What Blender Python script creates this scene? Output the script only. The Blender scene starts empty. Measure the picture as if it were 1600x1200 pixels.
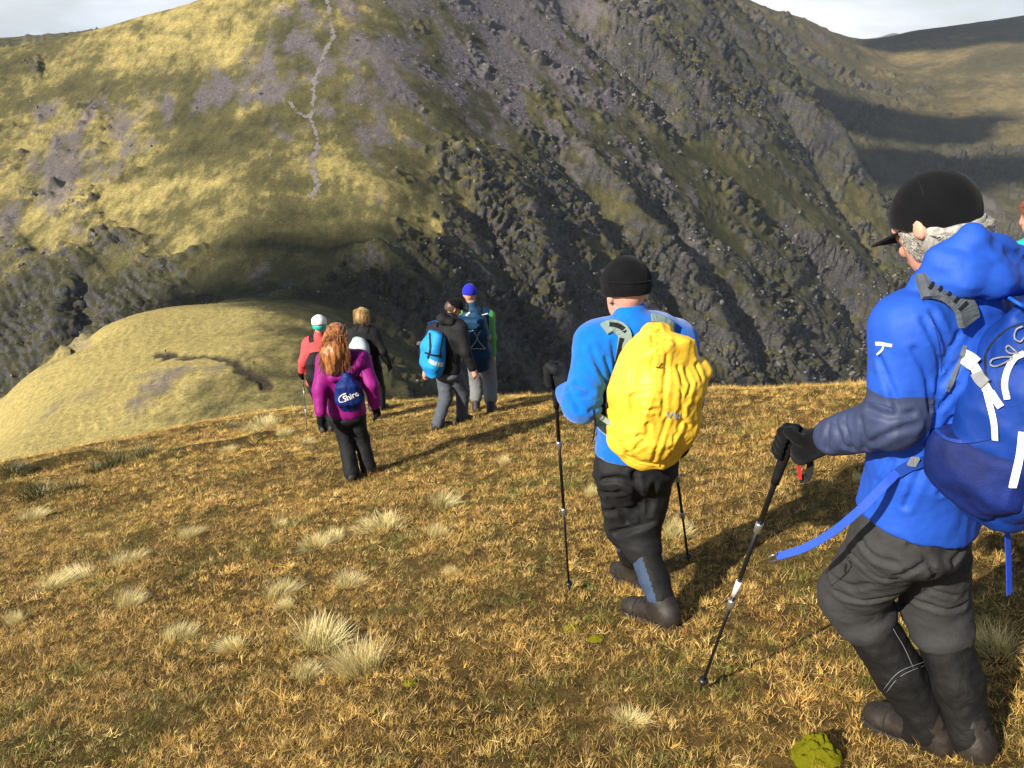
import bpy, bmesh, math, random
import numpy as np
from mathutils import Vector, Matrix
rng = np.random.default_rng(7)
random.seed(7)
S = bpy.context.scene
COL = S.collection
PI = math.pi
R = math.radians

# ------------------------------------------------------------------ camera
F_PX, PITCH = 1290.0, math.atan((600 - 80) / 1290.0)      # photo pixels (1600 x 1200)
cd = bpy.data.cameras.new("camera")
cam = bpy.data.objects.new("camera", cd)
COL.objects.link(cam)
cam.location = (0, 0, 0)                                   # eye level is z = 0, the turf lies 1.7 m below
cam.rotation_euler = (PI / 2 - PITCH, 0, 0)
cd.sensor_width = 36.0
cd.lens = 36.0 * F_PX / 1600.0
cd.clip_start = 0.05
cd.clip_end = 60000
S.camera = cam

# ------------------------------------------------------------------ sky and sun
SUN_AZ, SUN_EL = R(227.0), R(30.0)        # compass-like: 0 = +Y, clockwise
SUN_DIR = np.array([math.sin(SUN_AZ) * math.cos(SUN_EL), math.cos(SUN_AZ) * math.cos(SUN_EL), math.sin(SUN_EL)])
W = bpy.data.worlds.new("World")
S.world = W
W.use_nodes = True
nt = W.node_tree
nt.nodes.clear()
def N(tree, t, **kw):
    n = tree.nodes.new(t)
    for k, v in kw.items():
        setattr(n, k, v)
    return n
wo = N(nt, 'ShaderNodeOutputWorld'); bg = N(nt, 'ShaderNodeBackground')
sky = N(nt, 'ShaderNodeTexSky', sky_type='NISHITA', sun_disc=False)
sky.sun_elevation = SUN_EL; sky.sun_rotation = SUN_AZ; sky.altitude = 700
sky.air_density = 1.0; sky.dust_density = 1.5
tc = N(nt, 'ShaderNodeTexCoord')
mp = N(nt, 'ShaderNodeMapping'); mp.inputs['Scale'].default_value = (1.6, 1.6, 6.5); mp.inputs['Location'].default_value = (0.35, 0.2, 0.1)
n1 = N(nt, 'ShaderNodeTexNoise'); n1.inputs['Scale'].default_value = 2.6; n1.inputs['Detail'].default_value = 7; n1.inputs['Roughness'].default_value = 0.55
n2 = N(nt, 'ShaderNodeTexNoise'); n2.inputs['Scale'].default_value = 1.3; n2.inputs['Detail'].default_value = 6
cr = N(nt, 'ShaderNodeValToRGB'); cr.color_ramp.elements[0].position = 0.26; cr.color_ramp.elements[1].position = 0.50
cc = N(nt, 'ShaderNodeValToRGB')           # lit to grey parts of the cloud
cc.color_ramp.elements[0].position = 0.36; cc.color_ramp.elements[0].color = (4.6, 5.2, 6.3, 1)
cc.color_ramp.elements[1].position = 0.62; cc.color_ramp.elements[1].color = (10.5, 10.6, 10.8, 1)
mx = N(nt, 'ShaderNodeMix', data_type='RGBA')
L = nt.links.new
L(tc.outputs['Generated'], mp.inputs['Vector']); L(mp.outputs[0], n1.inputs['Vector']); L(mp.outputs[0], n2.inputs['Vector'])
sz = N(nt, 'ShaderNodeSeparateXYZ'); L(tc.outputs['Generated'], sz.inputs[0])     # broken cloud: banked up towards the horizon, blue gaps overhead
mz = N(nt, 'ShaderNodeMath', operation='MULTIPLY'); L(sz.outputs[2], mz.inputs[0]); mz.inputs[1].default_value = -0.55
ma = N(nt, 'ShaderNodeMath', operation='ADD'); L(mz.outputs[0], ma.inputs[0]); L(n1.outputs['Fac'], ma.inputs[1])
L(ma.outputs[0], cr.inputs['Fac']); L(n2.outputs['Fac'], cc.inputs['Fac'])
L(cr.outputs['Color'], mx.inputs[0]); L(sky.outputs[0], mx.inputs[6]); L(cc.outputs['Color'], mx.inputs[7])
L(mx.outputs[2], bg.inputs['Color']); bg.inputs['Strength'].default_value = 0.070
L(bg.outputs[0], wo.inputs['Surface'])
sl = bpy.data.lights.new("sun", 'SUN'); so = bpy.data.objects.new("sun", sl); COL.objects.link(so)
sl.energy = 5.0; sl.angle = R(0.53); sl.color = (1.0, 0.93, 0.80)
so.rotation_euler = Vector(-SUN_DIR).to_track_quat('-Z', 'Y').to_euler()
so.location = (-30, -30, 40)
vs = S.view_settings
vs.view_transform = 'Standard'; vs.look = 'None'; vs.gamma = 1.0; vs.use_curve_mapping = False
vs.exposure = 0.75
S.cycles.use_denoising = True
S.cycles.max_bounces = 6; S.cycles.diffuse_bounces = 3; S.cycles.transparent_max_bounces = 8

# ------------------------------------------------------------------ places: a photo pixel at a distance
_c, _s = math.cos(PITCH), math.sin(PITCH)
def ray(px, py):
    xr, yu = (px - 800) / F_PX, (600 - py) / F_PX
    return np.array([xr, _c + yu * _s, -_s + yu * _c])
def at(px, py, D):
    d = ray(px, py)
    return d * (D / d[1])

# ------------------------------------------------------------------ numeric noise
def _h(ix, iy, iz, seed):
    with np.errstate(over='ignore'):
        h = ix.astype(np.uint32) * np.uint32(374761393) + iy.astype(np.uint32) * np.uint32(668265263) + iz.astype(np.uint32) * np.uint32(2147483647 - 58) + np.uint32((seed * 977 + 13) & 0xffffffff)
        h = (h ^ (h >> np.uint32(13))) * np.uint32(1274126177)
        h = (h ^ (h >> np.uint32(16))) * np.uint32(2246822519)
        return h ^ (h >> np.uint32(15))
def noise3(p, seed=0):
    p = np.asarray(p)
    i = np.floor(p); f = (p - i).astype(np.float32); i = i.astype(np.int32).astype(np.uint32)
    u = f * f * f * (f * (f * 6 - 15) + 10); v = 1 - u; out = 0
    fx, fy, fz = f[..., 0], f[..., 1], f[..., 2]
    with np.errstate(over='ignore'):
        hx = (i[..., 0] * np.uint32(374761393), (i[..., 0] + np.uint32(1)) * np.uint32(374761393)); hy = (i[..., 1] * np.uint32(668265263), (i[..., 1] + np.uint32(1)) * np.uint32(668265263)); k = np.uint32((seed * 977 + 13) & 0xffffffff)
        hz = (i[..., 2] * np.uint32(2147483589) + k, (i[..., 2] + np.uint32(1)) * np.uint32(2147483589) + k)
        for dx in (0, 1):
            wx = u[..., 0] if dx else v[..., 0]
            for dy in (0, 1):
                wxy = wx * (u[..., 1] if dy else v[..., 1]); hxy = hx[dx] + hy[dy]
                for dz in (0, 1):
                    h = hxy + hz[dz]; h = (h ^ (h >> np.uint32(13))) * np.uint32(1274126177); h = h ^ (h >> np.uint32(16))
                    g = ((h & np.uint32(1023)).astype(np.float32) - 511.5) * (fx - dx) + (((h >> np.uint32(10)) & np.uint32(1023)).astype(np.float32) - 511.5) * (fy - dy) + ((h >> np.uint32(22)).astype(np.float32) - 511.5) * (fz - dz)
                    out = out + wxy * (u[..., 2] if dz else v[..., 2]) * g
    return out * np.float32(1.2 / 511.5)
def fbm(p, oct=4, seed=0, gain=0.5, lac=2.03):
    p = np.asarray(p, dtype=np.float64); a, s = 1.0, 0.0
    for o in range(oct):
        s = s + a * noise3(p, seed + o * 31); p = p * lac + 7.3; a *= gain
    return s
def ridged(p, oct=4, seed=0, gain=0.5, lac=2.1):
    p = np.asarray(p, dtype=np.float64); a, s = 1.0, 0.0
    for o in range(oct):
        s = s + a * (1 - 2.2 * np.abs(noise3(p, seed + o * 31))); p = p * lac + 3.7; a *= gain
    return s
def facets(p, seed=0):
    """broken rock: every cell of a jittered lattice is a tilted flat facet at its own height"""
    p = np.asarray(p, dtype=np.float64); i = np.floor(p).astype(np.int64)
    best = np.full(p.shape[:-1], 1e9, np.float32); out = np.zeros(p.shape[:-1], np.float32)
    for dx in (-1, 0, 1):
        for dy in (-1, 0, 1):
            for dz in (-1, 0, 1):
                cx, cy, cz = i[..., 0] + dx, i[..., 1] + dy, i[..., 2] + dz
                h = _h(cx, cy, cz, seed); g = _h(cx, cy, cz, seed + 5)
                qx = (p[..., 0] - cx - (h & np.uint32(1023)) / 1023.).astype(np.float32); qy = (p[..., 1] - cy - ((h >> np.uint32(10)) & np.uint32(1023)) / 1023.).astype(np.float32); qz = (p[..., 2] - cz - ((h >> np.uint32(20)) & np.uint32(1023)) / 1023.).astype(np.float32)
                d = qx * qx + qy * qy + qz * qz
                v = (g & np.uint32(255)).astype(np.float32) / 255 - .5 + qx * (((g >> np.uint32(8)) & np.uint32(255)).astype(np.float32) / 128 - 1) + qy * (((g >> np.uint32(16)) & np.uint32(255)).astype(np.float32) / 128 - 1) + qz * (((g >> np.uint32(24)) & np.uint32(255)).astype(np.float32) / 128 - 1)
                k = d < best
                best = np.where(k, d, best); out = np.where(k, v, out)
    return out
def smooth(a, b, x):
    t = np.clip((x - a) / (b - a), 0, 1); return t * t * (3 - 2 * t)
def v2(x, y, z=0.0):
    return np.stack([x, y, np.broadcast_to(z, np.shape(x))], -1)

# ------------------------------------------------------------------ mesh and material helpers
def mesh_from(name, V, Fq, smooth_shade=True):
    me = bpy.data.meshes.new(name)
    V = np.ascontiguousarray(V, dtype=np.float32); Fq = np.ascontiguousarray(Fq, dtype=np.int32)
    n = Fq.shape[1]
    me.vertices.add(len(V)); me.vertices.foreach_set('co', V.ravel())
    me.loops.add(Fq.size); me.loops.foreach_set('vertex_index', Fq.ravel())
    me.polygons.add(len(Fq)); me.polygons.foreach_set('loop_start', np.arange(0, Fq.size, n, dtype=np.int32))
    me.polygons.foreach_set('use_smooth', np.full(len(Fq), smooth_shade))
    me.update(calc_edges=True); me.validate()
    return me
def vcol(me, name, arr):
    a = me.attributes.new(name, 'FLOAT_COLOR', 'POINT')
    a.data.foreach_set('color', np.ascontiguousarray(arr, dtype=np.float32).ravel())
def link(name, me, mat=None, parent=None, loc=None):
    o = bpy.data.objects.new(name, me); COL.objects.link(o)
    if mat is not None:
        me.materials.append(mat)
    if parent is not None:
        o.parent = parent
    if loc is not None:
        o.location = loc
    return o
def tag(o, label=None, cat=None, group=None, kind=None):
    if label: o['label'] = label
    if cat: o['category'] = cat
    if group: o['group'] = group
    if kind: o['kind'] = kind
    return o
def newmat(name):
    m = bpy.data.materials.new(name); m.use_nodes = True
    t = m.node_tree; b = t.nodes['Principled BSDF']
    return m, t, b
def ramp(t, fac, stops, interp='LINEAR'):
    r = N(t, 'ShaderNodeValToRGB'); e = r.color_ramp.elements; r.color_ramp.interpolation = interp
    while len(e) < len(stops): e.new(0.5)
    for k, (p, c) in enumerate(stops):
        e[k].position = p; e[k].color = (*c, 1) if len(c) == 3 else c
    if fac is not None: t.links.new(fac, r.inputs['Fac'])
    return r.outputs['Color']
def tnoise(t, vec, scale, detail=4, rough=0.55, dist=0.0):
    n = N(t, 'ShaderNodeTexNoise'); n.inputs['Scale'].default_value = scale; n.inputs['Detail'].default_value = detail
    n.inputs['Roughness'].default_value = rough; n.inputs['Distortion'].default_value = dist
    if vec is not None: t.links.new(vec, n.inputs['Vector'])
    return n.outputs['Fac']
def mixc(t, fac, a, b, mode='MIX'):
    m = N(t, 'ShaderNodeMix', data_type='RGBA', blend_type=mode)
    for sck, v in ((m.inputs[0], fac), (m.inputs[6], a), (m.inputs[7], b)):
        if hasattr(v, 'is_output'): t.links.new(v, sck)
        elif isinstance(v, (int, float)): sck.default_value = v
        else: sck.default_value = (*v, 1) if len(v) == 3 else v
    return m.outputs[2]
def mathn(t, op, a, b=None, clamp=False):
    m = N(t, 'ShaderNodeMath', operation=op, use_clamp=clamp)
    for sck, v in ((m.inputs[0], a), (m.inputs[1], b)):
        if v is None: continue
        if hasattr(v, 'is_output'): t.links.new(v, sck)
        else: sck.default_value = v
    return m.outputs[0]
def bump(t, b, height, strength, dist):
    n = N(t, 'ShaderNodeBump'); n.inputs['Strength'].default_value = strength; n.inputs['Distance'].default_value = dist
    t.links.new(height, n.inputs['Height']); t.links.new(n.outputs[0], b.inputs['Normal'])
    return n

# ================================================================== THE SETTING
# ---- turf hillside under the walkers: a plane falling away and to the left, rolling over a brow
_bx = np.array([-30, -14, -8.3, -7.4, -5.9, -4.4, -1.7, 0.5, 2.5, 4.0, 6.0, 12, 30.0])
_by = np.array([9.0, 10.5, 12.0, 12.4, 13.9, 14.4, 12.9, 11.5, 10.1, 8.9, 7.6, 6.0, 4.0])
BROW_SHIFT = 1.05
def brow_y(x):
    xs = np.linspace(-30, 30, 601); ys = np.interp(xs, _bx, _by)
    k = np.exp(-np.linspace(-2, 2, 41) ** 2); k /= k.sum()
    ys = np.convolve(np.pad(ys, 20, mode='edge'), k, mode='valid')
    return np.interp(x, xs, ys)
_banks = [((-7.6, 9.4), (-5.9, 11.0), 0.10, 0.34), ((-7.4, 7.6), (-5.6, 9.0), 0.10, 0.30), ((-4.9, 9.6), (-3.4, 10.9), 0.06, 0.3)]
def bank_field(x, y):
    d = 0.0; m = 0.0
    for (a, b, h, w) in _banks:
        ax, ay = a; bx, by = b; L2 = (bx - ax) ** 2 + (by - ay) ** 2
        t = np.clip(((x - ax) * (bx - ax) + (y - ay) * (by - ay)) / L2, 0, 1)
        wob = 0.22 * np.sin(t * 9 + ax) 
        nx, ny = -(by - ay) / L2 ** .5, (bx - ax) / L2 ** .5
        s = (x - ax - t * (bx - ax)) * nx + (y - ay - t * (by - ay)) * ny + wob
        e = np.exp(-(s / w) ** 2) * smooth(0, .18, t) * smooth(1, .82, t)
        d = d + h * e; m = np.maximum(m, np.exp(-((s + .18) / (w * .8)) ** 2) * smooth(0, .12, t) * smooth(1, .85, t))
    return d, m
def ground(x, y):
    x = np.asarray(x, float); y = np.asarray(y, float)
    z = -1.707 + 0.1421 * x - 0.2702 * y
    s = np.maximum(0, y - (brow_y(x) - 2.3 + BROW_SHIFT)); k = 0.05; sm = 7.0
    z = z - np.where(s < sm, k * s * s, k * sm * sm + 2 * k * sm * (s - sm))
    p = v2(x, y)
    z = z + 0.035 * noise3(p * 0.9, 3) + 0.03 * noise3(p * 2.1, 4) + 0.016 * noise3(p * 5.0, 5)
    return z + bank_field(x, y)[0]
def on_ground(px, py):
    d = ray(px, py); t = 1.0
    ts = np.linspace(1.0, 22, 4000); P = ts[:, None] * d
    below = P[:, 2] < ground(P[:, 0], P[:, 1])
    i = np.argmax(below); return P[i]

def grid_mesh(name, X, Y, Z, keep_uv=False):
    n, m = X.shape
    V = np.stack([X, Y, Z], -1).reshape(-1, 3)
    I = np.arange(n * m).reshape(n, m)
    Fq = np.stack([I[:-1, :-1], I[1:, :-1], I[1:, 1:], I[:-1, 1:]], -1).reshape(-1, 4)
    return mesh_from(name, V, Fq)

gy = np.concatenate([np.linspace(-4, 1.2, 26), np.linspace(1.3, 16, 190), np.linspace(16.3, 90, 40)])
gx = np.concatenate([np.linspace(-45, -12, 24), np.linspace(-11.8, 8, 230), np.linspace(8.3, 30, 20)])
GX, GY = np.meshgrid(gx, gy)
GZ = ground(GX, GY)

# turf soil colours: thatch seen between the blades
m_soil, t, b = newmat("turf_thatch")
gp = N(t, 'ShaderNodeNewGeometry').outputs['Position']
c1 = ramp(t, tnoise(t, gp, 1.1, 6, .6), [(0.30, (0.065, 0.043, 0.013)), (0.5, (0.12, 0.076, 0.024)), (0.7, (0.165, 0.10, 0.032))])
c2 = ramp(t, tnoise(t, gp, 14, 6, .7), [(0.35, (0.25, 0.25, 0.25)), (0.65, (1.3, 1.3, 1.3))])
t.links.new(mixc(t, 0.8, c1, c2, 'MULTIPLY'), b.inputs['Base Color']); b.inputs['Roughness'].default_value = 0.95
b.inputs['Specular IOR Level'].default_value = 0.1
bump(t, b, tnoise(t, gp, 60, 5, .8), 0.8, 0.02)
turf = tag(link("hillside_ground", grid_mesh("hillside_ground", GX, GY, GZ), m_soil), "brown turf hillside falling away under the walkers", kind='structure')

# ---- far terrain: heights from control points (photo pixel, distance), thin plate spline over the ground plan
#            px   py    D   rock scree dry
CP = [
 # the grassy knoll on the ridge
 (0, 705, 215, .05, .0, 1.0), (120, 690, 212, .1, .42, 1.0), (250, 650, 215, .15, .55, .9), (420, 630, 215, .1, .1, .75), (540, 625, 215, .2, 0, .5),
 (60, 640, 255, .1, .3, 1.0), (170, 600, 260, .1, .5, 1.0), (300, 590, 242, .1, .56, .9), (420, 575, 246, .3, .35, .7), (520, 570, 256, .1, 0, .4),
 (30, 612, 295, .1, .3, .9), (94, 540, 350, .3, .55, .9), (162, 512, 372, .2, .25, 1.0), (150, 560, 300, .05, .05, 1.0), (258, 548, 288, .05, .0, 1.0), (400, 530, 288, .0, .0, .85), (500, 525, 292, 0, 0, .6),
 (225, 489, 378, 0, 0, .9), (290, 478, 396, 0, 0, .75), (360, 474, 402, 0, 0, .55), (440, 472, 408, 0, 0, .35), (300, 510, 332, 0, 0, 1.0), (420, 500, 335, 0, 0, .75), (490, 490, 358, .1, 0, .3),
 (560, 545, 310, .3, 0, .15), (610, 600, 250, .4, 0, .2),
 # saddle and path up the mountain
 (440, 455, 492, .05, .5, .2), (400, 430, 512, .05, .6, .15), (380, 380, 548, 0, .05, .25), (500, 400, 540, 0, .05, .15), (560, 380, 552, .0, .0, .2), (480, 345, 590, 0, .05, .25),
 (490, 300, 622, .0, .25, .75), (600, 290, 622, 0, .2, .9), (400, 290, 622, 0, .15, .75), (490, 220, 690, .05, .5, .6), (490, 150, 750, .1, .55, .35), (505, 60, 838, .1, .65, .4), (510, 0, 902, .1, .6, .5), (500, -90, 1010, .1, .4, .5), (500, -200, 1170, .1, .3, .5),
 # left flank
 (0, 76, 905, .3, .1, .5), (100, 58, 915, .1, .1, .7), (200, 31, 925, 0, 0, .95), (310, 1, 935, 0, 0, 1.0), (400, -30, 960, 0, 0, 1),
 (0, 130, 830, .4, .1, .45), (110, 110, 845, .2, .15, .65), (230, 80, 860, .05, .1, 1.0), (350, 60, 870, .05, .15, .95),
 (0, 230, 730, .35, .25, .8), (120, 200, 745, .3, .62, .55), (230, 170, 765, .2, .62, .6), (330, 150, 770, .1, .62, .4), (410, 130, 775, .05, .6, .45),
 (0, 330, 645, .35, .6, .9), (100, 280, 675, .25, .62, .9), (200, 240, 700, .2, .58, .75), (300, 220, 705, .05, .15, .55), (390, 220, 695, .05, .2, .5),
 (0, 420, 580, .6, .4, .55), (100, 370, 600, .35, .5, .9), (200, 320, 632, .2, .25, .95), (300, 310, 625, .05, .1, .8),
 (0, 500, 535, .9, .1, .15), (100, 440, 560, .85, .1, .3), (200, 400, 575, .5, .2, .5), (290, 370, 580, .15, .1, .6),
 (0, 590, 490, 1, 0, .0), (80, 520, 515, 1, 0, .0), (180, 460, 535, .9, 0, .1), (270, 430, 535, .5, .2, .15), (330, 430, 528, .2, .3, .15), (230, 485, 510, .9, 0, .05), (340, 462, 500, .3, .2, .1),
 # upper middle, bluish scree
 (620, -10, 930, .2, .7, .4), (620, 100, 800, .2, .8, .3), (620, 200, 712, .05, .6, .5), (750, 0, 905, .3, .95, .35), (750, 110, 790, .25, .8, .3), (750, 200, 705, .1, .6, .45), (880, -10, 895, .4, .95, .3), (870, 90, 790, .3, .9, .3), (870, 180, 700, .25, .6, .35),
 (700, -120, 1060, .2, .6, .4), (900, -120, 1030, .4, .7, .4),
 (700, 245, 650, .5, .2, .7), (640, 330, 590, .3, .1, .7), (780, 240, 655, .6, .2, .5), (690, 290, 618, .35, .1, .8),
 # crags falling right of the saddle
 (560, 430, 505, .75, .1, .1), (620, 400, 530, .9, .1, .1), (530, 470, 462, .6, .0, .1), (600, 480, 455, .7, 0, .1), (660, 450, 478, 1, 0, .1),
 (720, 340, 575, .9, .1, .3), (740, 420, 512, .95, 0, .1), (700, 520, 440, .9, 0, .05), (720, 600, 400, .9, 0, .05),
 (820, 290, 610, .9, .2, .2), (830, 380, 545, .95, .1, .1), (830, 480, 480, .9, .1, .05), (850, 590, 425, .9, .1, .05),
 (900, 240, 645, .4, .5, .3), (930, 330, 580, .55, .4, .25), (960, 430, 515, .45, .3, .3), (980, 520, 470, .7, .2, .15), (1000, 600, 432, .8, .2, .2),
 # right face: ribs and gullies
 (1000, 20, 850, .8, .6, .3), (980, 130, 735, .5, .5, .4), (1000, 230, 652, .4, .6, .2), (1040, 330, 585, .6, .4, .15), (1080, 430, 525, .6, .3, .15), (1120, 520, 478, .8, .3, .1), (1150, 590, 448, .6, .5, .3),
 (1080, 60, 815, 1, .2, .2), (1060, 130, 742, .9, .2, .5), (1120, 170, 712, .9, .1, .4), (1130, 250, 645, .3, .1, .25), (1150, 330, 590, .35, .2, .25), (1200, 420, 538, .5, .2, .15), (1240, 510, 492, .7, .3, .1), (1270, 590, 458, .7, .4, .15),
 (1140, 2, 885, 1, 0, .1), (1210, 76, 820, 1, 0, .1), (1170, 110, 775, 1, 0, .1), (1280, 172, 742, 1, 0, .1), (1220, 190, 708, .9, .1, .3), (1240, 270, 645, .3, .1, .35), (1280, 350, 590, .4, .2, .25), (1320, 430, 545, .6, .2, .1), (1350, 520, 505, .7, .3, .1), (1370, 590, 475, .7, .3, .1),
 (1332, 262, 690, .7, 0, .3), (1310, 250, 680, .5, 0, .4), (1392, 342, 628, .6, 0, .4), (1350, 320, 630, .3, 0, .5), (1425, 405, 585, .7, 0, .2), (1460, 480, 545, .8, 0, .1), (1500, 570, 500, .8, 0, .1), (1540, 680, 440, .8, 0, .1),
]
def swing(px, D): return D * (1 + 0.98 * np.clip((px - 600) / 780, 0, 1.3) ** 1.1)       # the crag face swings away towards the corrie
CP = [(*c[:5], c[5] * (1 - .5 * float(c[0] > 640 and c[1] > 60))) for c in CP]
CP = [(c[0], c[1], swing(c[0], c[2]) if c[1] < 615 and c[2] > 395 else c[2], *c[3:]) for c in CP]
XYZ = np.array([at(*c[:3]) for c in CP]); ATT = np.array([c[3:] for c in CP], float)
hid = []          # places the walkers' hill or the near slopes hide: valley floors and back slopes
def sil(px, py, D, dx, dy, dz): hid.append(at(px, py, D) + np.array([dx, dy, dz]))
sil(0, 612, 300, -75, 20, -70); sil(94, 540, 350, -45, 25, -55); sil(162, 512, 372, -40, 30, -55); sil(225, 489, 378, -38, 28, -38); sil(0, 705, 215, -60, 10, -55)
sil(0, 590, 490, -20, -90, -70); sil(80, 520, 515, -10, -85, -55)
sil(290, 478, 396, -10, 40, -14); sil(360, 474, 402, -4, 32, -6)
for q in ((1140, 2, 885), (1210, 76, 820), (1280, 172, 742), (1332, 262, 690), (1392, 342, 628), (1425, 405, 585), (1460, 480, 545), (1500, 570, 500), (1540, 680, 440)):
    q = (q[0], q[1], swing(q[0], q[2])); sil(*q, 60, 75, -85); sil(*q, 140, 150, -170); sil(*q, 330, 330, -420); sil(*q, 700, 600, -700)
hid += [np.array(v, float) for v in [(60, 90, -105), (150, 120, -170), (0, 120, -90), (60, 200, -165), (230, 330, -245), (380, 470, -300), (60, 330, -190), (150, 400, -235), (560, 700, -390), (-60, 90, -66), (-120, 120, -95), (-260, 260, -215), (-420, 330, -230), (-900, 700, -60), (0, 1600, 280), (1700, 2300, -900)]]
for q in ((-60, 90, 905), (0, 76, 905), (100, 58, 915), (200, 31, 925), (310, 1, 935), (400, -30, 960)):
    sil(*q, -15, 70, -12); sil(*q, -40, 200, -60); sil(*q, -60, 420, -120)
hid = np.array(hid)
PX = np.concatenate([XYZ, hid])
def tps_fit(P, z, lam):
    n = len(P); d2 = ((P[:, None] - P[None]) ** 2).sum(-1)
    K = 0.5 * d2 * np.log(d2 + 1e-9) + lam * np.eye(n)
    Q = np.concatenate([np.ones((n, 1)), P], 1)
    A = np.block([[K, Q], [Q.T, np.zeros((3, 3))]])
    return np.linalg.solve(A, np.concatenate([z, np.zeros(3)]))
def tps_eval(P, w, q):
    out = np.empty(len(q))
    for i in range(0, len(q), 60000):
        c = q[i:i + 60000]
        d2 = ((c[:, None, 0] - P[None, :, 0]) ** 2 + (c[:, None, 1] - P[None, :, 1]) ** 2).astype(np.float32)
        out[i:i + 60000] = (0.5 * d2 * np.log(d2 + 1e-6)) @ w[:-3] + w[-3] + c @ w[-2:]
    return out
SC = 100.0
TW = tps_fit(PX[:, :2] / SC, PX[:, 2], 0.02)
def base_h(x, y):
    return tps_eval(PX[:, :2] / SC, TW, np.stack([x, y], -1).reshape(-1, 2) / SC).reshape(x.shape)
def att(x, y):
    q = np.stack([x, y], -1).reshape(-1, 2); out = np.empty((len(q), 3))
    for i in range(0, len(q), 60000):
        c = q[i:i + 60000]
        d2 = ((c[:, None] - XYZ[None, :, :2]) ** 2).sum(-1)
        w = 1 / (d2 + 60.0) ** 2
        out[i:i + 60000] = (w @ ATT) / w.sum(1, keepdims=True)
    return out.reshape(x.shape + (3,))
def far_grid(az0, az1, na, rs):
    az = np.linspace(R(az0), R(az1), na)
    A, RR = np.meshgrid(az, rs)
    return RR * np.sin(A), RR * np.cos(A)
rs = np.concatenate([np.linspace(70, 190, 16, endpoint=False), np.linspace(190, 470, 140, endpoint=False), np.linspace(470, 1000, 340, endpoint=False), np.linspace(1000, 1600, 170), np.linspace(1615, 2300, 14)])
MX, MY = far_grid(-37.5, 35.5, 850, rs)
# base evaluated on a coarser grid, then interpolated (smooth field)
def coarse(fn, X, Y, k=4):
    n, m = X.shape
    ii = np.unique(np.append(np.arange(0, n, k), n - 1)); jj = np.unique(np.append(np.arange(0, m, k), m - 1))
    Z = fn(X[np.ix_(ii, jj)], Y[np.ix_(ii, jj)])
    if Z.ndim == 2: Z = Z[..., None]
    Z1 = np.stack([np.stack([np.interp(np.arange(n), ii, Z[:, a, c]) for a in range(len(jj))], 1) for c in range(Z.shape[2])], -1)
    Z2 = np.stack([np.stack([np.interp(np.arange(m), jj, Z1[a, :, c]) for a in range(n)], 0) for c in range(Z.shape[2])], -1)
    return Z2 if Z2.shape[2] > 1 else Z2[..., 0]
MZ = coarse(base_h, MX, MY, 3)
AT = coarse(att, MX, MY, 4)
def on_far(px, py):
    d = ray(px, py); d = d / math.hypot(d[0], d[1]); ts = np.arange(330, 1900, 4.0); P = ts[:, None] * d
    return P[np.argmax(P[:, 2] < base_h(P[:, 0], P[:, 1]))]
GULLY = [(15, 22, [(880, 240), (950, 330), (1010, 420), (1060, 500), (1110, 600)]), (14, 24, [(900, 20), (1000, 115), (1060, 190), (1150, 275), (1250, 370), (1330, 470)]), (16, 26, [(1130, 40), (1200, 130), (1260, 215), (1310, 290), (1370, 370)]), (10, 18, [(740, 330), (790, 430), (820, 540)]), (10, 18, [(1150, 380), (1230, 470), (1290, 560)]), (10, 18, [(1040, 330), (1110, 420), (1180, 520)]), (9, 16, [(640, 420), (690, 480), (720, 580)]), (9, 14, [(130, 445), (125, 500), (110, 540)]),
 (-11, 20, [(960, 40), (1040, 110), (1110, 165), (1190, 220)]), (-13, 24, [(1100, 30), (1180, 110), (1250, 175), (1320, 250)]), (-12, 20, [(920, 250), (1000, 350), (1060, 430), (1140, 560)]), (-10, 20, [(720, 260), (800, 310), (850, 400), (880, 520)]), (-10, 22, [(1120, 260), (1230, 330), (1330, 420)]), (-9, 18, [(1000, 450), (1060, 530), (1110, 600)]), (-9, 18, [(1150, 450), (1210, 520), (1250, 590)]), (-9, 14, [(120, 450), (100, 500), (85, 540)]), (-8, 16, [(560, 400), (640, 430), (680, 520)])]
for dep, wid, pts in GULLY:
    W3 = [on_far(*q) for q in pts]; k = np.mean([np.hypot(*w[:2]) for w in W3]) / 600
    lo = np.min(W3, 0)[:2] - 120; hi = np.max(W3, 0)[:2] + 120
    sel = (MX > lo[0]) & (MX < hi[0]) & (MY > lo[1]) & (MY < hi[1])
    xs, ys = MX[sel], MY[sel]
    dd = np.full(xs.shape, 1e9)
    for a_, b_ in zip(W3[:-1], W3[1:]):
        ax, ay = a_[:2]; bx, by = b_[:2]
        tt = np.clip(((xs - ax) * (bx - ax) + (ys - ay) * (by - ay)) / ((bx - ax) ** 2 + (by - ay) ** 2), 0, 1)
        dd = np.minimum(dd, np.hypot(xs - ax - tt * (bx - ax), ys - ay - tt * (by - ay)))
    dd = np.abs(dd + 6 * noise3(v2(xs, ys) / 25, 401)) / (wid * k * .8)
    MZ[sel] -= 1.45 * dep * k * np.exp(-dd ** 1.3) * (.8 + .4 * noise3(v2(xs, ys) / 40, 402))

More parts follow.
